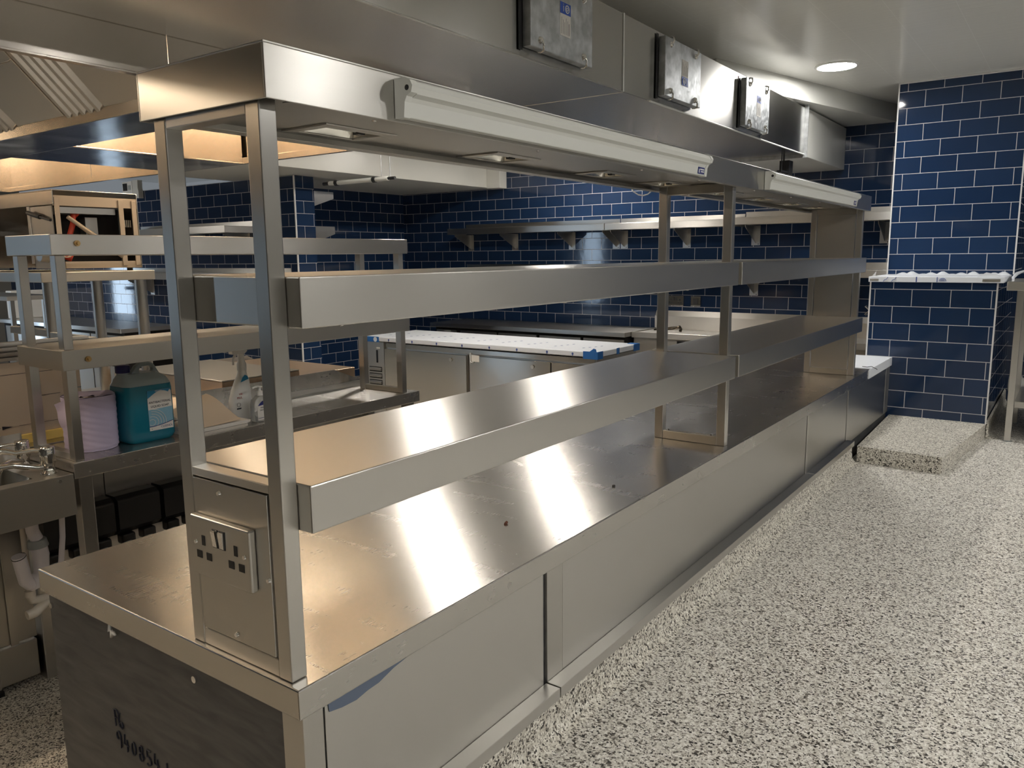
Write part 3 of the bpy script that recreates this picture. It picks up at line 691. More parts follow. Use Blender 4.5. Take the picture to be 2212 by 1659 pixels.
# five litre soap jug
j = thing('soap_jug', 'blue antibacterial liquid soap jug with navy cap on the prep counter', 'jug', (-1.80, .815, ZP))
JX0, JX1, JY0, JY1 = -1.915, -1.775, .722, .905
JS = .012
def rrect(x0, x1, y0, y1, r, n=6):
    out = []
    for cx_, cy_, a0 in ((x1-r, y1-r, 0), (x0+r, y1-r, 90), (x0+r, y0+r, 180), (x1-r, y0+r, 270)):
        for i in range(n+1):
            a = math.radians(a0+90*i/n); out.append((cx_+r*math.cos(a), cy_+r*math.sin(a)))
    return out
def loft(m, rings, smooth=True, cap=True):
    n = len(rings[0]); vs = [v for q in rings for v in q]
    m.add(vs, [(i*n+k, i*n+(k+1) % n, (i+1)*n+(k+1) % n, (i+1)*n+k) for i in range(len(rings)-1) for k in range(n)], smooth)
    if cap: m.add(rings[0], [tuple(range(n))]); m.add(rings[-1], [tuple(range(n))])
    return m
def ringz(ins, z, r=.032): return [(x, y, z) for x, y in rrect(JX0+ins, JX1-ins, JY0+ins, JY1-ins, max(.004, r-ins*.3))]
loft(MB(), [ringz(.014, ZP), ringz(.005, ZP+.006), ringz(0, ZP+.02), ringz(0, ZP+.10), ringz(.001, ZP+.19), ringz(.003, ZP+.205)]).build('body', M['teal'], j, label='lower part full of teal liquid')
def ring2(x0, x1, y0, y1, z, r): return [(x, y, z) for x, y in rrect(x0, x1, y0, y1, r)]
loft(MB(), [ringz(.003, ZP+.2055), ringz(.008, ZP+.217), ring2(JX0+.018, JX1-.018, JY0+.008, JY1-.012, ZP+.228, .028), ring2(JX0+.04, JX1-.04, JY0+.016, JY1-.035, ZP+.246, .02)]).build('shoulder', M['hdpe'], j)
xm = (JX0+JX1)/2
outer = [(.772, .238), (.785, .256), (.797, .272), (.812, .281), (.830, .2835), (.848, .282), (.860, .277), (.870, .264), (.878, .248), (.887, .232), (.898, .212), (.880, .212), (.850, .212), (.820, .212), (.795, .212), (.780, .220)]
inner = [(.808, .250), (.808, .255), (.812, .262), (.820, .267), (.833, .268), (.846, .268), (.853, .266), (.858, .260), (.859, .254), (.858, .250), (.855, .246), (.848, .244), (.838, .243), (.826, .242), (.816, .243), (.810, .246)]
m = MB(); n_ = len(outer); vs_ = []
for xx in (xm-.011, xm+.011):
    vs_ += [(xx, a, ZP+b) for a, b in outer] + [(xx, a, ZP+b) for a, b in inner]
fs_ = []
for q in (0, 2*n_):
    fs_ += [(q+k, q+(k+1) % n_, q+n_+(k+1) % n_, q+n_+k) for k in range(n_)]
fs_ += [(k, (k+1) % n_, 2*n_+(k+1) % n_, 2*n_+k) for k in range(n_)] + [(n_+k, n_+(k+1) % n_, 3*n_+(k+1) % n_, 3*n_+k) for k in range(n_)]
m.add(vs_, fs_); m.build('handle', M['hdpe'], j, .004)
MB().lathe([(.021, ZP+.244), (.021, ZP+.252)], xm+.0, .752, 20).build('neck', M['hdpe'], j)
MB().lathe([(.0235, ZP+.2525), (.0245, ZP+.256), (.0245, ZP+.276), (.0225, ZP+.279), (.001, ZP+.2795)], xm, .752, 26).build('cap', M['cap'], j)
xl = JX1+.0006
lab = MB().prism([(.795, ZP+.040), (.886, ZP+.040), (.886, ZP+.178), (.879, ZP+.186), (.795, ZP+.186)], 'x', xl, xl+.0006).build('label_sticker', M['paper'], j)
def wavy(y, z0, amp): 
    f = (y-.795)/.091; return z0 + amp*math.sin((f-.15)*PI*1.15)
m = MB(); ys = [.795+.091*i/16 for i in range(17)]
m.prism([(y, wavy(y, ZP+.166, .016) if y < .88 else ZP+.182) for y in ys] + [(.886, ZP+.1858), (.795, ZP+.1858)], 'x', xl+.0007, xl+.0011)
m.build('blue_header', M['label_blue'], lab)
m = MB(); m.prism([(y, ZP+.056 + .013*((y-.795)/.091)**2) for y in ys] + [(.886, ZP+.120), (.795, ZP+.116)], 'x', xl+.0007, xl+.0010)
m.build('water_picture', M['label_pale'], lab)
m = MB()
for k, rr in enumerate((.012, .024, .034, .044, .053)):
    m.tube([(xl+.0013, .806 + rr*math.cos(a), ZP+.070 + .9*rr*math.sin(a)) for a in [math.radians(q) for q in range(-12 if k > 1 else -180, 100 if k > 1 else 181, 8)] if .796 < .806+rr*math.cos(a) < .885], .0011, 4)
m.build('ripple', M['paper'], lab)
m = MB(); m.tube([(xl+.0012, y, ZP+.055 + .013*((y-.795)/.091)**2) for y in ys], .0014, 5); m.build('navy_wave', M['navy_ink'], lab)
R_, U_ = (0, 1, 0), (0, 0, 1)
text('ANTIBACTERIAL', .0115, (xl+.0012, .8405, ZP+.142), R_, U_, M['ink'], lab)
text('LIQUID SOAP', .0115, (xl+.0012, .8395, ZP+.127), R_, U_, M['ink'], lab)
text('CLEENOL', .0108, (xl+.0012, .861, ZP+.050), R_, U_, M['navy_ink'], lab)
text('SENSES', .0068, (xl+.0014, .838, ZP+.1815), R_, U_, M['paper'], lab, sx=1.25)
text('5L', .005, (xl+.0012, .804, ZP+.046), R_, U_, M['ink'], lab)

j.location.y += JS
# paperwork
m = MB()
def sheet(y0, y1, x0, x1, z, curl, lift, name, label, mat, grp):
    mm = MB().grid(lambda a, b: (x0+(x1-x0)*a, y0+(y1-y0)*b, z + .0006 + lift*max(0, b-.2)**2*(1-.4*a) + curl*math.sin(PI*a)*b), 8, 12)
    mm.grid(lambda a, b: (x0+(x1-x0)*a, y0+(y1-y0)*b, z + lift*max(0, b-.2)**2*(1-.4*a) + curl*math.sin(PI*a)*b), 8, 12)
    return tag(mm.build(name, mat), label, 'papers', grp)
def booklet(y0, y1, z0, z1, label):
    mm = MB()
    vs = []
    n = 14
    prof_ = [(y0, z0), (y1-.02, z0), (y1, z0+(z1-z0)*.35), (y1, z1), (y0, z1)]
    mm.prism(prof_, 'x', -1.91, -1.702+.012*0)
    return tag(mm.build('booklet', M['paper'], None, .0015), label, 'booklet', 'white booklets stacked on the prep counter')
booklet(.93, 1.165, ZP, ZP+.013, 'lowest white booklet of the stack by the sanitiser bottle')
b2 = booklet(.935, 1.178, ZP+.0145, ZP+.028, 'upper white booklet of the stack, dark printed line across it')
m = MB()
for k in range(7): m.box(-1.80+.002*k, -1.797+.002*k, 1.05+.012*k, 1.058+.012*k, ZP+.0284, ZP+.0288)
m.build('printed_line', M['ink'], b2)
mm = MB().grid(lambda a, b: (-1.93+.225*a, .935+.205*b, ZP+.0390 + .050*(1-a)*(.35+.65*b) + .016*math.sin(PI*(a*1.2+.3*b)) + .012*b), 10, 12)
tag(mm.build('envelope', M['kraft']), 'cream sheet curling on top of the booklets', 'paper')
tag(MB().box(-1.97, -1.925, .93, 1.0, ZP, ZP+.03).build('red_box', plain('dark_red_box', (.10, .012, .01), .4), None, .003), 'small dark red box between the soap jug and the booklets', 'box')

# spray bottle
sx_, sy_ = -1.855, 1.245
sp = thing('spray_bottle', 'white trigger spray bottle standing behind the clear sanitiser bottle', 'spray bottle', (sx_, sy_, ZP))
def oval(z, ry, rx, dy=0, n=20): return [(sx_+rx*math.cos(2*PI*i/n), sy_+dy+ry*math.sin(2*PI*i/n), z) for i in range(n)]
sprof = [(0, .046, .028, 0), (.004, .050, .031, 0), (.08, .050, .031, 0), (.12, .043, .029, .006), (.16, .030, .026, .014), (.185, .019, .019, .017), (.2, .0165, .0165, .017)]
loft(MB(), [oval(ZP+a, b, c_, d_) for a, b, c_, d_ in sprof]).build('bottle', M['white'], sp)
loft(MB(), [oval(ZP+a, b, c_, d_) for a, b, c_, d_ in ((.2005, .019, .019, .017), (.225, .019, .019, .017), (.24, .013, .013, .017), (.268, .014, .014, .015))]).build('collar', M['white'], sp)
MB().prism([(sy_-.03, ZP+.2685), (sy_+.028, ZP+.2685), (sy_+.040, ZP+.278), (sy_+.034, ZP+.292), (sy_-.018, ZP+.292), (sy_-.034, ZP+.286)], 'x', sx_-.012, sx_+.012).build('trigger_head', M['white'], sp, .003)
MB().tube([(sx_, sy_-.008, ZP+.267), (sx_, sy_-.02, ZP+.25), (sx_, sy_-.022, ZP+.225)], [.006, .005, .004], 8).build('trigger', M['white'], sp)
lx = sx_+.0315
lb = MB().prism([(sy_-.012, ZP+.155), (sy_+.026, ZP+.165), (sy_+.022, ZP+.178), (sy_+.010, ZP+.184), (sy_-.002, ZP+.174)], 'x', lx-.004, lx-.0035).build('logo_patch', M['label_blue'], sp)
text('VIR', .012, (lx+.0010, sy_-.018, ZP+.108), R_, U_, M['red_ink'], sp)
text('MUL', .013, (lx+.0010, sy_-.024, ZP+.094), R_, U_, M['red_ink'], sp)
m = MB(); m.tube([(lx+.001, sy_-.03+.008*math.cos(a), ZP+.066+.008*math.sin(a)) for a in [2*PI*i/16 for i in range(17)]], .0007, 4, False); m.box(lx+.0005, lx+.0012, sy_-.04, sy_-.02, ZP+.048, ZP+.053); m.build('symbol', M['ink'], sp)

# gel bottle
gx, gy = -1.757, 1.268
gb = thing('sanitiser_bottle', 'clear pump bottle of hand sanitizing gel in front of the spray bottle', 'bottle', (gx, gy, ZP))
def goval(z, ry, rx, n=24): 
    out = []
    for i in range(n):
        a = 2*PI*i/n; c_, s_ = math.cos(a), math.sin(a)
        out.append((gx+rx*abs(c_)**.6*(1 if c_ > 0 else -1), gy+ry*abs(s_)**.6*(1 if s_ > 0 else -1), z))
    return out
loft(MB(), [goval(ZP+a, b, c_) for a, b, c_ in ((0, .036, .021), (.004, .040, .024), (.07, .040, .024), (.088, .036, .022), (.1, .022, .017), (.104, .013, .013))]).build('bottle', M['glassy'], gb)
MB().lathe([(.014, ZP+.1045), (.014, ZP+.121), (.006, ZP+.124), (.006, ZP+.136), (.012, ZP+.137), (.012, ZP+.142), (.001, ZP+.143)], gx, gy, 18).build('pump', M['white'], gb)
MB().tube([(gx, gy, ZP+.140), (gx, gy-.02, ZP+.141), (gx, gy-.034, ZP+.137)], .0045, 8).build('nozzle', M['white'], gb)
gl = gx+.0245
la = MB().prism([(gy-.032, ZP+.008), (gy+.036, ZP+.008), (gy+.036, ZP+.068), (gy+.025, ZP+.084), (gy-.012, ZP+.084), (gy-.032, ZP+.066)], 'x', gl, gl+.0005).build('label_sticker', M['paper'], gb)
m = MB().prism([(gy-.030, ZP+.066)] + [(gy-.030+.052*i/12, ZP+.066+.004*i/12+.017*math.sin(PI*i/12)) for i in range(13)], 'x', gl+.0006, gl+.0009); m.build('navy_arc', M['navy_ink'], la)
text('70% HAND', .0088, (gl+.001, gy+.003, ZP+.058), R_, U_, M['ink'], la)
text('SANITIZING', .0088, (gl+.001, gy+.003, ZP+.048), R_, U_, M['ink'], la)
text('GEL', .0088, (gl+.001, gy+.003, ZP+.038), R_, U_, M['ink'], la)
text('CLEENOL', .0075, (gl+.001, gy+.016, ZP+.0125), R_, U_, M['navy_ink'], la)
m = MB().tube([(gl+.001, gy-.030+.062*i/10, ZP+.016+.006*(i/10)**2) for i in range(11)], .0009, 4); m.build('navy_wave', M['navy_ink'], la)

# ------------------------------------------------------------------ cooking suite behind the prep counter
t = thing('cooking_suite', 'stainless steel cooking block behind the prep counter under the canopy', 'cooking suite', (-2.55, 1.3, 0))
MB().box(-3.0, -2.064, .50, 2.12, .0005, .872).box(-3.0, -2.064, .76, 2.12, .872, .90).build('body', M['sx'], t, .002)
MB().box(-2.098, -2.093, 1.325, 2.11, .9005, .972).build('guard_rail', M['sy'], t) if False else None
m = MB().prism([(1.20, .9005), (2.11, .9005), (2.11, .921), (2.062, .9215), (1.94, .972), (1.20, .972)], 'x', -2.0675, -2.0645); m.build('splash_guard', M['sy_top'], t)
MB().cyl((-2.064, 1.91, .955), (-2.0625, 1.91, .955), .004, n=10).build('bolt', M['chrome'], t)
m = MB().prism([(1.25, .9005), (2.10, .9005), (2.10, .93), (2.0, .985), (1.25, .985)], 'x', -2.845, -2.84); m.build('splash_guard', M['sy'], t)
MB().box(-2.82, -2.09, 1.75, 2.10, .9005, .965).build('tray_frame', M['warm_refl'], t, .003, label='pale copper-toned tray between the guards') 
gr = thing('griddle', 'flat steel griddle with bright plate behind the spray bottle', 'griddle', (-2.4, 1.5, .9))
MB().box(-2.80, -2.09, 1.325, 1.745, .9005, .990).build('body', M['warm_refl'], gr, .003)
MB().box(-2.80, -2.09, 1.325, 1.745, .9905, .9965).build('plate', M['sx'], gr, .002)
tag(MB().prism([(-2.39, .88), (-2.25, .88), (-2.12, 1.06), (-2.12, 1.28), (-2.39, 1.28)], 'z', .9008, .904).build('protective_paper', M['kraft']), 'cream protective paper lying on the cooking block beside the white board', 'paper')
tag(MB().grid(lambda a, b: (-2.42+.22*a, .92+.2*b, .906+.06*math.sin(PI*a)*math.sin(PI*b)*(1-.6*a)), 8, 8).build('crumpled_paper', M['kraft']), 'crumpled cream paper peaking behind the lilac roll', 'paper')
for i, (x, y, lb) in enumerate(((-2.66, 1.0, 'thin dark brown batten across the cooking block behind the jug cap'), (-2.5, 1.12, 'thin dark brown batten on the cooking block behind the jug handle'))):
    tag(MB().obox((x+.1, y, .918), (.34, .016, .012), Matrix.Rotation(.25, 3, 'Z')).build('batten', plain('dark_batten', (.10, .05, .03), .5)), lb, 'batten')
wb = thing('filmed_board', 'large pale board with printed arrows leaning on the cooking block behind the low gantry', 'board', (-2.12, .5, .9))
MB().box(-2.15, -2.14, .0, .757, .905, 1.165).build('board', M['board'], wb, .001)
MB().box(-2.16, -2.13, .0, .757, .8725, .9045).build('foam_strip', M['yellow'], wb)
m = MB().box(-2.1398, -2.1394, .0, .757, 1.123, 1.1245).box(-2.1398, -2.1394, .0, .47, .938, .9392).box(-2.1398, -2.1394, .53, .757, .938, .9392).box(-2.1398, -2.1394, .60, .68, 1.036, 1.0375)
m.prism([(.475, .932), (.475, .9450), (.51, .9386)], 'x', -2.1398, -2.1393)
m.build('printed_line', M['ink'], wb)
MB().prism([(.728, 1.048), (.741, 1.0545), (.741, 1.0415)], 'x', -2.1398, -2.1393).box(-2.1398, -2.1394, .740, .757, 1.047, 1.049).build('arrow', M['teal_ink'], wb)
MB().prism([(.757, 1.06), (.80, 1.08), (.83, 1.10), (.83, 1.07), (.757, 1.13)], 'x', -2.165, -2.155).build('corner_flap', M['board'], wb) if False else None
# profiled steel rail frame above the board
t = thing('rail_frame', 'bright profiled steel rail frame above the pale printed board', 'frame', (-2.3, .4, 1.17))
m = MB()
for z in (1.172, 1.190, 1.208, 1.226): m.box(-2.16, -2.135 + .006*((z*1000) % 2), -.2, .80, z, z+.012)
m.box(-2.165, -2.16, -.2, .80, 1.17, 1.238)
m.box(-2.41, -2.16, .785, .80, 1.20, 1.238).box(-2.40, -2.135, .8005, .83, 1.205, 1.23)
m.build('rail', M['sy'], t, .001)
MB().box(-2.14, -2.115, .806, .83, 1.208, 1.222).build('end_stop', M['black'], t)

# grill shelf on round legs with an open salamander grill
gs = thing('grill_shelf', 'stainless shelf on thick round legs behind the low gantry, carrying the grill', 'shelf', (-2.7, 1.0, .9))
MB().box(-3.35, -2.40, .77, 1.24, 1.434, 1.4735).build('shelf', M['sy'], gs, .002)
for x, y in ((-2.445, .815), (-2.445, 1.195), (-2.82, 1.195), (-3.3, .815)):
    MB().cyl((x, y, .9005), (x, y, 1.4335), .024, n=24).build('leg', M['sz'], gs)
MB().box(-2.80, -2.47, .80, .83, 1.215, 1.245).build('cross_bar', M['sx'], gs, .002)
sal = thing('salamander_grill', 'open-sided salamander grill with wiring exposed on the round-legged shelf', 'grill', (-2.75, 1.02, 1.474))
y0, y1, x0, x1, z0, z1 = .85, 1.198, -3.25, -2.42, 1.486, 1.796
MB().box(x0, x1, y0, y1, z1-.004, z1).box(x0, x1, y0, y0+.004, z1-.058, z1-.004).box(x0, x1, y1-.004, y1, z0, z1-.004).box(x0, x0+.004, y0+.004, y1-.004, z0, z1-.004).build('hood_casing', M['canopy'], sal, .001)
MB().box(x1-.012, x1-.004, y0+.004, y1-.004, z1-.062, z1-.022).build('top_rail', M['cream'], sal, .001)
MB().box(x1-.012, x1-.004, y0+.03, y1-.004, z0, z0+.028).build('bottom_rail', M['cream'], sal, .001)
for a in (y0+.006, y1-.085, y1-.028):
    MB().box(x1-.003, x1+.003, a, a+.02 if a > .9 else a+.018, z0+.01, z1-.03).build('upright', M['cream'], sal, .001)
MB().box(x1-.16, x1-.155, y0+.03, y1-.006, z0+.02, z1-.06).build('inner_wall', M['void'], sal)
MB().box(x1-.15, x1-.02, y0+.03, y1-.09, z1-.09, z1-.066).box(x1-.15, x1-.10, y0+.17, y0+.22, z0+.09, z1-.1).build('bracket', M['sz'], sal)
MB().cyl((x1-.006, y0+.055, z1-.105), (x1-.006, y1-.08, z0+.05), .008, .012, n=10).build('lift_arm', M['cream'], sal)
MB().tube([(x1-.05, y0+.10, z1-.075), (x1-.03, y0+.085, z1-.13), (x1-.03, y0+.06, z0+.11), (x1-.04, y0+.05, z0+.05)], .011, 8).tube([(x1-.04, y0+.05, z0+.05), (x1-.03, y0+.07, z0+.04)], .014, 8).tube([(x1-.05, y0+.13, z1-.075), (x1-.04, y0+.10, z1-.10)], .008, 8).build('red_wiring', M['red'], sal)
m = MB()
for k in range(3): m.tube([(x1-.02, y0+.04+.025*math.sin(a)+.004*k, z0+.075+.03*math.cos(a)) for a in [2*PI*i/16 for i in range(17)]], .0018, 5)
m.build('pale_wiring', M['kraft'], sal)
m = MB()
for k in range(5): m.cyl((x1-.02, y1-.06+.008*k, z0+.17), (x1-.02, y1-.06+.008*k, z0+.20), .003, n=6)
m.build('spring', M['chrome'], sal)
MB().box(x1-.22, x1-.20, y0-.003, y0+.001, z0+.02, z1-.06).box(x1-.20, x1-.02, y0+.002, y0+.006, z0+.0, z1-.062).build('control_panel', M['sx'], sal)
MB().lathe([(.001, 0), (.001, .001)], 0, 0, 3) if False else MB().cyl((x1-.09, y0+.001, z0+.055), (x1-.09, y0-.03, z0+.055), .030, .026, n=20).build('knob', M['sz'], sal)
MB().tube([(x1-.19, y0-.012, z1-.085), (x1-.09, y0-.012, z1-.105)], .009, 10).tube([(x1-.09, y0-.012, z1-.105), (x1-.01, y0-.010, z1-.12)], .005, 8).build('lever_handle', M['black'], sal)
for x, y in ((x1-.05, y0+.03), (x1-.05, y1-.03)): MB().cyl((x, y, 1.474), (x, y, z0), .012, n=12).build('foot', M['black'], sal)

# ------------------------------------------------------------------ left tiled wall: shelves, controls, counter
def wallshelf(name, label, x0, x1, yw, depth, zt, upst, brk, grp):
    t = thing(name, label, 'wall shelf', ((x0+x1)/2, yw, zt), grp)
    yf = yw-depth
    MB().box(x0, x1, yf, yw-.004, zt-.003, zt).box(x0, x1, yf, yf+.002, zt-.056, zt-.003).box(x0, x0+.002, yf+.002, yw-.004, zt-.056, zt-.003).box(x1-.002, x1, yf+.002, yw-.004, zt-.056, zt-.003).build('board', M['sx'], t, .001)
    MB().box(x0, x1, yw-.004, yw-.001, zt-.05, zt+upst).build('upstand', M['sx'], t)
    for bx in brk:
        b_ = MB().prism([(yw-.0015, zt-.0565), (yf+.035, zt-.0565), (yf+.04, zt-.075), (yw-.0015, zt-.20)], 'x', bx-.0015, bx+.0015)
        b_.box(bx-.035, bx+.035, yw-.003, yw-.0012, zt-.215, zt-.057)
        b_.build('bracket', M['sz'], t)
        MB().cyl((bx+.022, yw-.0032, zt-.205), (bx+.022, yw-.0042, zt-.205), .004, n=8).build('screw', M['black'], t)
    return t
wallshelf('wall_shelf', 'upper steel wall shelf left of the seam on the back wall', -4.262, -2.495, 5.739, .30, 1.79, .048, (-4.2, -3.645, -2.995, -2.53), 'steel wall shelves on the back wall')
wallshelf('wall_shelf', 'upper steel wall shelf right of the seam, reaching behind the gantry far end', -2.487, -1.355, 5.739, .30, 1.79, .048, (-2.45, -1.855, ), 'steel wall shelves on the back wall')
wallshelf('wall_shelf', 'upper steel wall shelf nearest the tiled pillar', -1.348, -.135, 5.739, .30, 1.80, .052, (-1.262, -.3), 'steel wall shelves on the back wall')
wallshelf('wall_shelf', 'lower steel wall shelf on the back wall, left length, mostly hidden by the gantry shelf', -4.262, -2.49, 5.739, .30, 1.39, .048, (-4.2, -3.0), 'steel wall shelves on the back wall')
wallshelf('wall_shelf', 'lower steel wall shelf on the back wall, right length ending by the pillar', -2.48, -.135, 5.739, .30, 1.395, .05, (-1.262, -.3), 'steel wall shelves on the back wall')
wallshelf('wall_shelf', 'upper steel wall shelf on the left tiled wall under the canopy edge', -6.62, -4.87, 3.599, .28, 1.79, .045, (-6.5, -5.6, -4.95), 'steel wall shelves on the left tiled wall')
wallshelf('wall_shelf', 'lower steel wall shelf on the left tiled wall', -6.9, -4.40, 3.599, .28, 1.395, .042, (-6.5, -5.6, -4.5), 'steel wall shelves on the left tiled wall')
for z0_, z1_, zb, lbl in ((2.07, 2.015, 1.938, 'upper steel shelf end projecting behind the tiled wall stub'), (1.782, 1.72, 1.64, 'middle steel shelf end projecting behind the tiled wall stub'), (1.40, 1.345, 1.27, 'lower steel shelf end projecting behind the tiled wall stub')):
    t = thing('stub_shelf', lbl, 'wall shelf', (-4.4, 3.93, z0_), 'steel shelves behind the tiled wall stub')
    MB().prism([(3.8015, z0_), (4.045, z0_), (4.045, z1_), (3.8015, zb)], 'x', -4.352, -4.349).build('bracket', M['sz'], t)
    MB().box(-4.75, -4.3525, 3.8015, 4.045, z0_-.004, z0_-.001).box(-4.75, -4.3525, 4.043, 4.045, z1_, z0_-.004).build('board', M['sx'], t)
cp = thing('wall_controller', 'white wall controller with dark screen on the left tiled wall', 'controller', (-6.75, 3.595, 2.2))
MB().box(-6.84, -6.665, 3.565, 3.598, 2.10, 2.272).build('case', M['white'], cp, .006)
MB().box(-6.825, -6.745, 3.5635, 3.5648, 2.185, 2.255).build('screen', M['black'], cp)
MB().box(-6.735, -6.68, 3.5635, 3.5648, 2.19, 2.235).build('button_pad', M['greyplug'], cp)
tag(MB().prism([(-6.63, 2.11), (-6.53, 2.105), (-6.525, 2.16), (-6.535, 2.20), (-6.53, 2.275), (-6.625, 2.275)], 'y', 3.55, 3.598).build('wall_handset', M['offwhite'], None, .006), 'pale grey wall handset just right of the white wall controller', 'handset')
t = thing('left_counter', 'dark-fronted steel counter with drawers along the left tiled wall', 'counter', (-6.9, 3.3, 0))
MB().box(-8.6, -6.10, 3.03, 3.595, .862, .90).build('worktop', M['sx'], t, .002)
MB().box(-8.6, -6.13, 3.08, 3.595, .10, .8615).build('body', M['void'], t)
for a, b in ((-8.55, -7.95), (-7.93, -7.35), (-7.33, -6.75), (-6.73, -6.16)):
    MB().box(a, b, 3.072, 3.0795, .56, .83).build('drawer', M['sx'], t, .002)
    MB().box(a, b, 3.072, 3.0795, .14, .54).build('drawer', M['sx'], t, .002)
for x in (-8.5, -6.2): MB().box(x, x+.05, 3.1, 3.15, .0005, .10).box(x, x+.05, 3.5, 3.55, .0005, .10).build('leg', M['sz'], t)
t = thing('water_boiler', 'white boxy machine with chrome tap on the left counter', 'machine', (-8.4, 3.3, .9))
MB().box(-8.59, -8.45, 3.12, 3.5, .9005, 1.20).build('case', M['white'], t, .008)
MB().tube([(-8.449, 3.2, 1.07), (-8.41, 3.2, 1.07), (-8.40, 3.2, 1.03)], .012, 8).cyl((-8.43, 3.2, 1.08), (-8.43, 3.2, 1.12), .016, n=10).build('tap', M['chrome'], t)
t = thing('over_shelf', 'small steel shelf on posts over the left counter', 'shelf', (-7.5, 2.7, 1.2))
MB().box(-8.4, -6.9, 2.45, 2.85, 1.165, 1.205).build('board', M['sx'], t, .002)
for x in (-8.3, -7.0):
    for y in (2.5, 2.78): MB().box(x, x+.035, y, y+.035, .0005, 1.1645).build('leg', M['sz'], t)
t = thing('wall_socket', 'small metal socket on the left tiled wall above the counter', 'socket', (-5.2, 3.598, 1.05))
MB().box(-5.35, -5.27, 3.588, 3.5985, 1.16, 1.25).build('face_plate', M['chrome'], t, .002)
MB().box(-5.335, -5.285, 3.5868, 3.5878, 1.18, 1.23).build('switch', M['black'], t)

# ------------------------------------------------------------------ fridge counter
f = thing('fridge_counter', 'three door steel fridge counter, top wrapped in white printed film', 'fridge', (-2.8, 4.2, 0))
FX0, FX1, FY0, FY1 = -3.92, -1.715, 3.95, 4.56
MB().box(FX0+.01, FX1-.01, FY0+.02, FY1-.01, .12, .826).build('body', M['sz'], f, .002)
MB().box(FX0, FX1+.01, FY0-.012, FY1, .834, .872).build('top', M['film'], f, .006)
MB().box(FX0+.23, FX1-.01, FY0-.006, FY0+.019, .790, .8255).build('control_rail', M['sm'], f, .002)
cpn = MB().box(FX0+.005, FX0+.205, FY0-.004, FY0+.019, .14, .828).build('compressor_panel', M['sz'], f, .002)
m = MB(); v = MB()
for k in range(5):
    z = .585-.055*k
    v.box(FX0+.03, FX0+.175, FY0-.0052, FY0-.0042, z-.006, z+.036)
    m.prism([(FY0-.0055, z+.008), (FY0-.012, z+.004), (FY0-.018, z+.018), (FY0-.0055, z+.030)], 'x', FX0+.033, FX0+.172)
v.build('slot', M['void'], cpn); m.build('louver', M['sz'], cpn)
MB().box(FX0+.115, FX0+.135, FY0-.0055, FY0-.0045, .655, .76).build('display', M['black'], cpn)
MB().box(FX0+.12, FX0+.16, FY0-.0055, FY0-.0045, .772, .785).build('badge', M['offwhite'], cpn)
for a, b in ((-3.705, -2.842), (-2.812, -2.082), (-2.074, -1.728)):
    dd = MB().box(a, b, FY0-.012, FY0+.019, .15, .778).build('door', M['sm'], f, .003)
    MB().cyl((b-.15, FY0-.0125, .735), (b-.15, FY0-.020, .735), .014, n=14).build('lock', M['chrome'], dd)
    if b > -2.2:
        pass
MB().box(-2.800, -2.795, FY0-.020, FY0-.0122, .72, .80).build('cable_clip', M['white'], f)
MB().tube([(-2.797, FY0-.021, .78), (-2.793, FY0-.022, .735), (-2.775, FY0-.022, .725), (-2.765, FY0-.022, .74)], .004, 6).build('door_tie', M['white'], f)
MB().box(-2.79, -2.715, FY0-.0132, FY0-.0124, .735, .785).build('data_plate', M['paper'], f)
m = MB()
for x in (-3.65, -3.3925, -3.135, -2.88, -2.62, -2.37, -2.11, -1.9): 
    m.cyl((x, FY0-.0125, .852), (x, FY0-.0132, .852), .008, n=10).box(x-.004, x+.004, FY0-.014, FY0-.0125, .838, .850)
m.build('film_dot', M['bluefilm'], f)
m = MB()
for i in range(9):
    x = FX0+.12+.235*i
    for k in range(4): m.box(x+.03*k*.6, x+.03*k*.6+.012, 4.10+.055*k, 4.125+.055*k, .8722, .8726)
m.build('film_print', M['bluefilm'], f)
MB().box(FX1-.10, FX1+.014, FY0-.016, FY0-.0125, .822, .874).box(FX1+.0105, FX1+.014, FY0-.012, FY0+.06, .822, .874).prism([(FX1-.05, .874), (FX1-.02, .895), (FX1-.005, .892), (FX1, .874)], 'y', FY0-.014, FY0-.006).box(FX1+.0105, FX1+.013, FY0+.26, FY0+.30, .83, .8735).box(FX1-.06, FX1+.014, FY1-.05, FY1+.002, .8725, .8755).box(FX1+.0105, FX1+.014, FY1-.09, FY1+.002, .826, .874).build('blue_tape', M['bluetape'], f)
MB().box(FX0-.004, FX0+.16, FY0-.015, FY0-.0122, .828, .872).build('maker_badge', M['bluetape'], f)
MB().lathe([(.001, 0), (.001, 0)], 0, 0, 3) if False else MB().cyl((FX0+.12, FY0-.0152, .850), (FX0+.12, FY0-.0165, .850), .020, n=18).build('emblem', M['film'], f)
for x in (FX0+.06, FX1-.1):
    for y in (FY0+.06, FY1-.1): MB().cyl((x, y, .0005), (x, y, .12), .02, n=12).build('foot', M['black'], f)

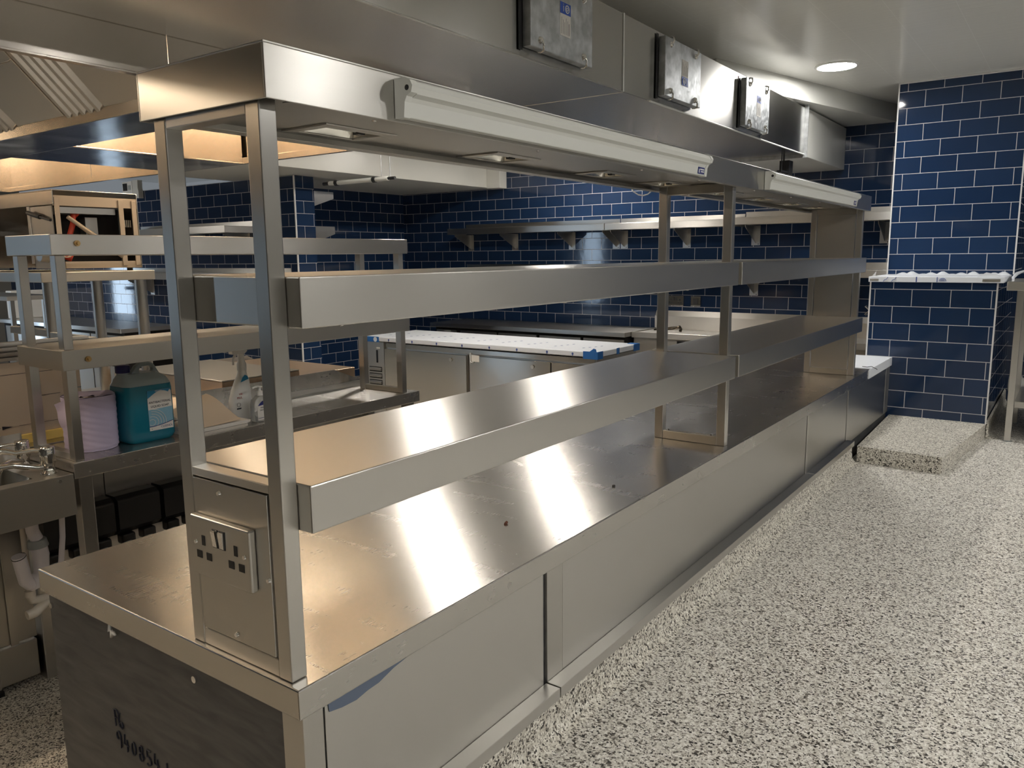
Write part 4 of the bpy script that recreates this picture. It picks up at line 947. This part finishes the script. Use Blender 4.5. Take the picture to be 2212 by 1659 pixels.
# ------------------------------------------------------------------ drawer counter along the back wall
t = thing('drawer_counter', 'long dark steel counter with shallow drawers along the back wall', 'counter', (-3.2, 5.4, 0))
MB().box(-4.27, -2.13, 5.15, 5.735, .843, .88).build('worktop', M['sx'], t, .002)
MB().box(-4.24, -2.15, 5.205, 5.73, .08, .8425).build('body', M['void'], t)
for a, b in ((-4.22, -3.975), (-3.92, -3.49), (-3.465, -3.04), (-3.005, -2.58), (-2.55, -2.16)):
    MB().box(a, b, 5.19, 5.2045, .60, .815).build('drawer', M['sx'], t, .002)
    MB().box(a, b, 5.19, 5.2045, .12, .585).build('drawer', M['sx'], t, .002)
MB().box(-4.12, -4.04, 5.1885, 5.1895, .80, .812).build('badge', M['offwhite'], t)
for x in (-4.2, -2.2): MB().box(x, x+.04, 5.25, 5.29, .0005, .08).build('leg', M['sz'], t)
# sink unit
t = thing('sink_unit', 'stainless sink unit with tall splashback on the back wall behind the gantry', 'sink', (-1.2, 5.5, 0))
MB().box(-2.12, -.16, 5.255, 5.27, .836, .885).box(-2.12, -.16, 5.27, 5.70, .872, .876).box(-2.12, -2.105, 5.27, 5.70, .836, .885).build('worktop', M['sx'], t, .002)
MB().box(-2.12, -.16, 5.70, 5.704, .836, .99).build('splashback', M['sx'], t)
MB().prism([(5.704, .985), (5.736, 1.035), (5.737, 1.03), (5.706, .978)], 'x', -2.12, -.16).build('splash_flange', M['sx'], t)
MB().box(-2.11, -.17, 5.275, 5.695, .55, .835).build('bowl_front', M['sx'], t, .003)
MB().box(-1.72, -1.64, 5.272, 5.2745, .79, .822).build('cut_out', M['void'], t)
for x in (-2.09, -.22):
    for y in (5.30, 5.65): MB().box(x, x+.04, y, y+.04, .0005, .5495).build('leg', M['sz'], t)
m = MB().tube([(-2.03, 5.50, .884), (-1.95, 5.48, .895), (-1.85, 5.46, .915), (-1.80, 5.45, .92)], .006, 8).tube([(-2.03, 5.50, .884), (-1.94, 5.50, .889), (-1.85, 5.48, .90), (-1.80, 5.46, .912)], .006, 8).tube([(-1.81, 5.455, .91), (-1.775, 5.45, .925), (-1.765, 5.45, .905), (-1.77, 5.45, .884)], .012, 8)
tag(m.build('looped_utensil', plain('dark_metal', (.10, .08, .06), .25, 1)), 'dark looped metal utensil lying on the steel sink unit', 'utensil')
tp = thing('cross_tap', 'chrome cross-handled tap beside the tiled pillar', 'tap', (-.32, 5.4, .88))
MB().cyl((-.30, 5.40, .8765), (-.30, 5.40, 1.09), .014, n=12).build('stem', M['chrome'], tp)
m = MB()
for k in range(4):
    a = PI/4 + k*PI/2
    m.tube([(-.30, 5.385, 1.11), (-.30+.045*math.cos(a), 5.38, 1.11+.045*math.sin(a))], [.006, .008], 8)
m.cyl((-.30, 5.40, 1.11), (-.30, 5.375, 1.11), .012, n=12).build('cross_handle', M['chrome'], tp)
tp2 = thing('tap_lever', 'chrome tap lever low beside the tiled pillar above the sink unit', 'tap', (-.27, 5.3, .88))
MB().tube([(-.27, 5.31, .8765), (-.27, 5.31, .93), (-.24, 5.30, .94), (-.20, 5.30, .92)], .011, 10).build('lever', M['chrome'], tp2)
def backplate(x0, x1, z0, z1, label, double):
    t = thing('wall_socket' if double else 'wall_switch', label, 'socket' if double else 'switch', ((x0+x1)/2, 5.739, z0))
    MB().box(x0, x1, 5.727, 5.7385, z0, z1).build('face_plate', M['chrome'], t, .002)
    m = MB(); w = x1-x0
    if double:
        for fx in (.22, .78):
            m.box(x0+w*fx-.005, x0+w*fx+.005, 5.7258, 5.7268, z0+.045, z0+.058)
            for d_ in (-.012, .012): m.box(x0+w*fx+d_-.006, x0+w*fx+d_+.006, 5.7258, 5.7268, z0+.022, z0+.034)
        m.box(x0+w*.5-.016, x0+w*.5-.003, 5.7258, 5.7268, z0+.045, z0+.072).box(x0+w*.5+.003, x0+w*.5+.016, 5.7258, 5.7268, z0+.045, z0+.072)
        m.build('pin_hole', M['black'], t)
    else:
        m.box(x0+.02, x1-.02, 5.7258, 5.7268, z0+.018, z1-.018); m.build('rocker', M['black'], t)
backplate(-2.018, -1.868, 1.080, 1.164, 'chrome double socket on the back wall above the sink unit', True)
backplate(-1.802, -1.714, 1.080, 1.164, 'chrome square switch with black centre on the back wall above the sink', False)
tag(MB().tube([(-1.30, 3.60, 1.91), (-1.28, 3.60, 1.885), (-1.25, 3.60, 1.866), (-1.22, 3.60, 1.86), (-1.19, 3.60, 1.866), (-1.17, 3.60, 1.88), (-1.155, 3.60, 1.90), (-1.14, 3.60, 2.02), (-1.14, 3.60, 2.1405)], .0035, 8).tube([(-1.30, 3.60, 1.91), (-1.31, 3.60, 2.02), (-1.31, 3.60, 2.1405)], .0035, 8).build('hanging_cable_loop', M['white']), 'thin white cable looping down from the steel duct behind the gantry post', 'cable')

# ------------------------------------------------------------------ ledge on the pier and the side table
t = thing('ledge_cap', 'film-wrapped steel ledge capping the lower tiled pier', 'ledge', (.21, 4.7, 1.35))
MB().box(-.126, .563, 4.398, 4.949, 1.3468, 1.3785).build('ledge', M['film'], t, .002)
m = MB()
for k in range(11):
    x = -.05 + .055*k + random.uniform(-.01, .01)
    m.grid(lambda a, b, x=x, k=k: (x+.07*a, 4.80+.13*b, 1.3792+.014*math.sin(PI*a)*math.sin(PI*b)*(1+.6*math.sin(k*2.1))), 5, 4)
m.build('crumpled_film', M['film'], t)
m = MB().box(.128, .134, 4.3972, 4.3978, 1.3475, 1.378)
for r_ in (.017, .010, .004): m.tube([(.265+r_*math.cos(a), 4.3972, 1.354+r_*math.sin(a)) for a in [PI*i/12 for i in range(13)]], .0016, 5)
m.box(.235, .239, 4.3972, 4.3978, 1.348, 1.377)
for x in (-.045, .0): m.tube([(x, 4.3972, 1.349), (x+.006, 4.3972, 1.36), (x+.018, 4.3972, 1.364), (x+.024, 4.3972, 1.376)], .0016, 5)
m.build('film_print', M['bluefilm'], t)
m = MB().prism([(-.110, 1.379), (-.085, 1.41), (-.09, 1.385), (-.06, 1.380)], 'y', 4.399, 4.402).prism([(.43, 1.379), (.475, 1.404), (.52, 1.395), (.545, 1.379)], 'y', 4.41, 4.414)
m.build('film_tear', M['film'], t)
MB().box(.46, .545, 4.3970, 4.3977, 1.352, 1.368).build('bare_patch', M['sx'], t)
MB().box(-.118, -.07, 4.3970, 4.3977, 1.352, 1.366).build('bare_patch', M['sx'], t)
t = thing('side_table', 'stainless steel table with lower shelf beside the tiled pier', 'table', (1.3, 4.7, .47))
MB().box(.578, 2.2, 4.385, 5.05, 1.307, 1.355).build('top', M['sx'], t, .003)
for x in (.628, 2.1):
    for y in (4.397, 4.97): MB().box(x, x+.032, y, y+.032, .4755, 1.3065).build('leg', M['sz'], t, .002)
MB().box(.662, 2.098, 4.40, 5.0, .665, .70).build('lower_shelf', M['sx'], t, .002)
for x in (.644, 2.116): MB().cyl((x, 4.413, .4705), (x, 4.413, .4752), .022, n=16).cyl((x, 4.986, .4705), (x, 4.986, .4752), .022, n=16).build('foot', M['galv'], t)
tag(MB().cyl((.59, 5.1, .70), (2.3, 5.1, .70), .04, n=20).cyl((.59, 5.1, .70), (.66, 5.1, .70), .05, n=20).build('wall_mounted_pipe', M['white']), 'thick white pipe running behind the legs of the side table', 'pipe')
tag(MB().box(.75, 1.5, 4.6, 5.0, .4705, .63).build('floor_box', M['black'], None, .01), 'black box on the floor under the side table', 'box')
tag(MB().tube([(.62, 4.96, 1.40), (.60, 4.75, 1.39), (.592, 4.60, 1.372), (.60, 4.47, 1.36)], [.006, .010, .008, .006], 8).build('torn_film_scrap', M['film']), 'scrap of white film sticking up where ledge and side table meet', 'film scrap')
for z in (.92, 1.0): pass

# ------------------------------------------------------------------ camera, world, colour
cd = bpy.data.cameras.new('camera'); cam = bpy.data.objects.new('camera', cd); col.objects.link(cam)
cd.sensor_width = 36; cd.sensor_fit = 'HORIZONTAL'; cd.lens = 36*1699.804/2212; cd.clip_start = .02; cd.clip_end = 60
r_ = Vector((0.8140632247, 0.5806951338, -0.0097070960)); u_ = Vector((-0.0854028469, 0.1362231586, 0.9869901746)); f_ = Vector((-0.5744627228, 0.8026433907, -0.1604872814))
cam.matrix_world = Matrix(((r_.x, u_.x, -f_.x, .8910745), (r_.y, u_.y, -f_.y, -.6822262), (r_.z, u_.z, -f_.z, 1.5187775), (0, 0, 0, 1)))
sc.camera = cam
w = bpy.data.worlds.new('world'); sc.world = w; w.use_nodes = True
w.node_tree.nodes['Background'].inputs[0].default_value = (.5, .55, .6, 1); w.node_tree.nodes['Background'].inputs[1].default_value = .3
vs = sc.view_settings
vs.view_transform = 'Standard'; vs.look = 'None'; vs.gamma = 1; vs.exposure = 0.22; vs.use_curve_mapping = False
cy = sc.cycles
cy.max_bounces = 10; cy.diffuse_bounces = 5; cy.glossy_bounces = 6; cy.transmission_bounces = 6
cy.sample_clamp_indirect = 6; cy.use_denoising = True; cy.caustics_reflective = True; cy.blur_glossy = .5
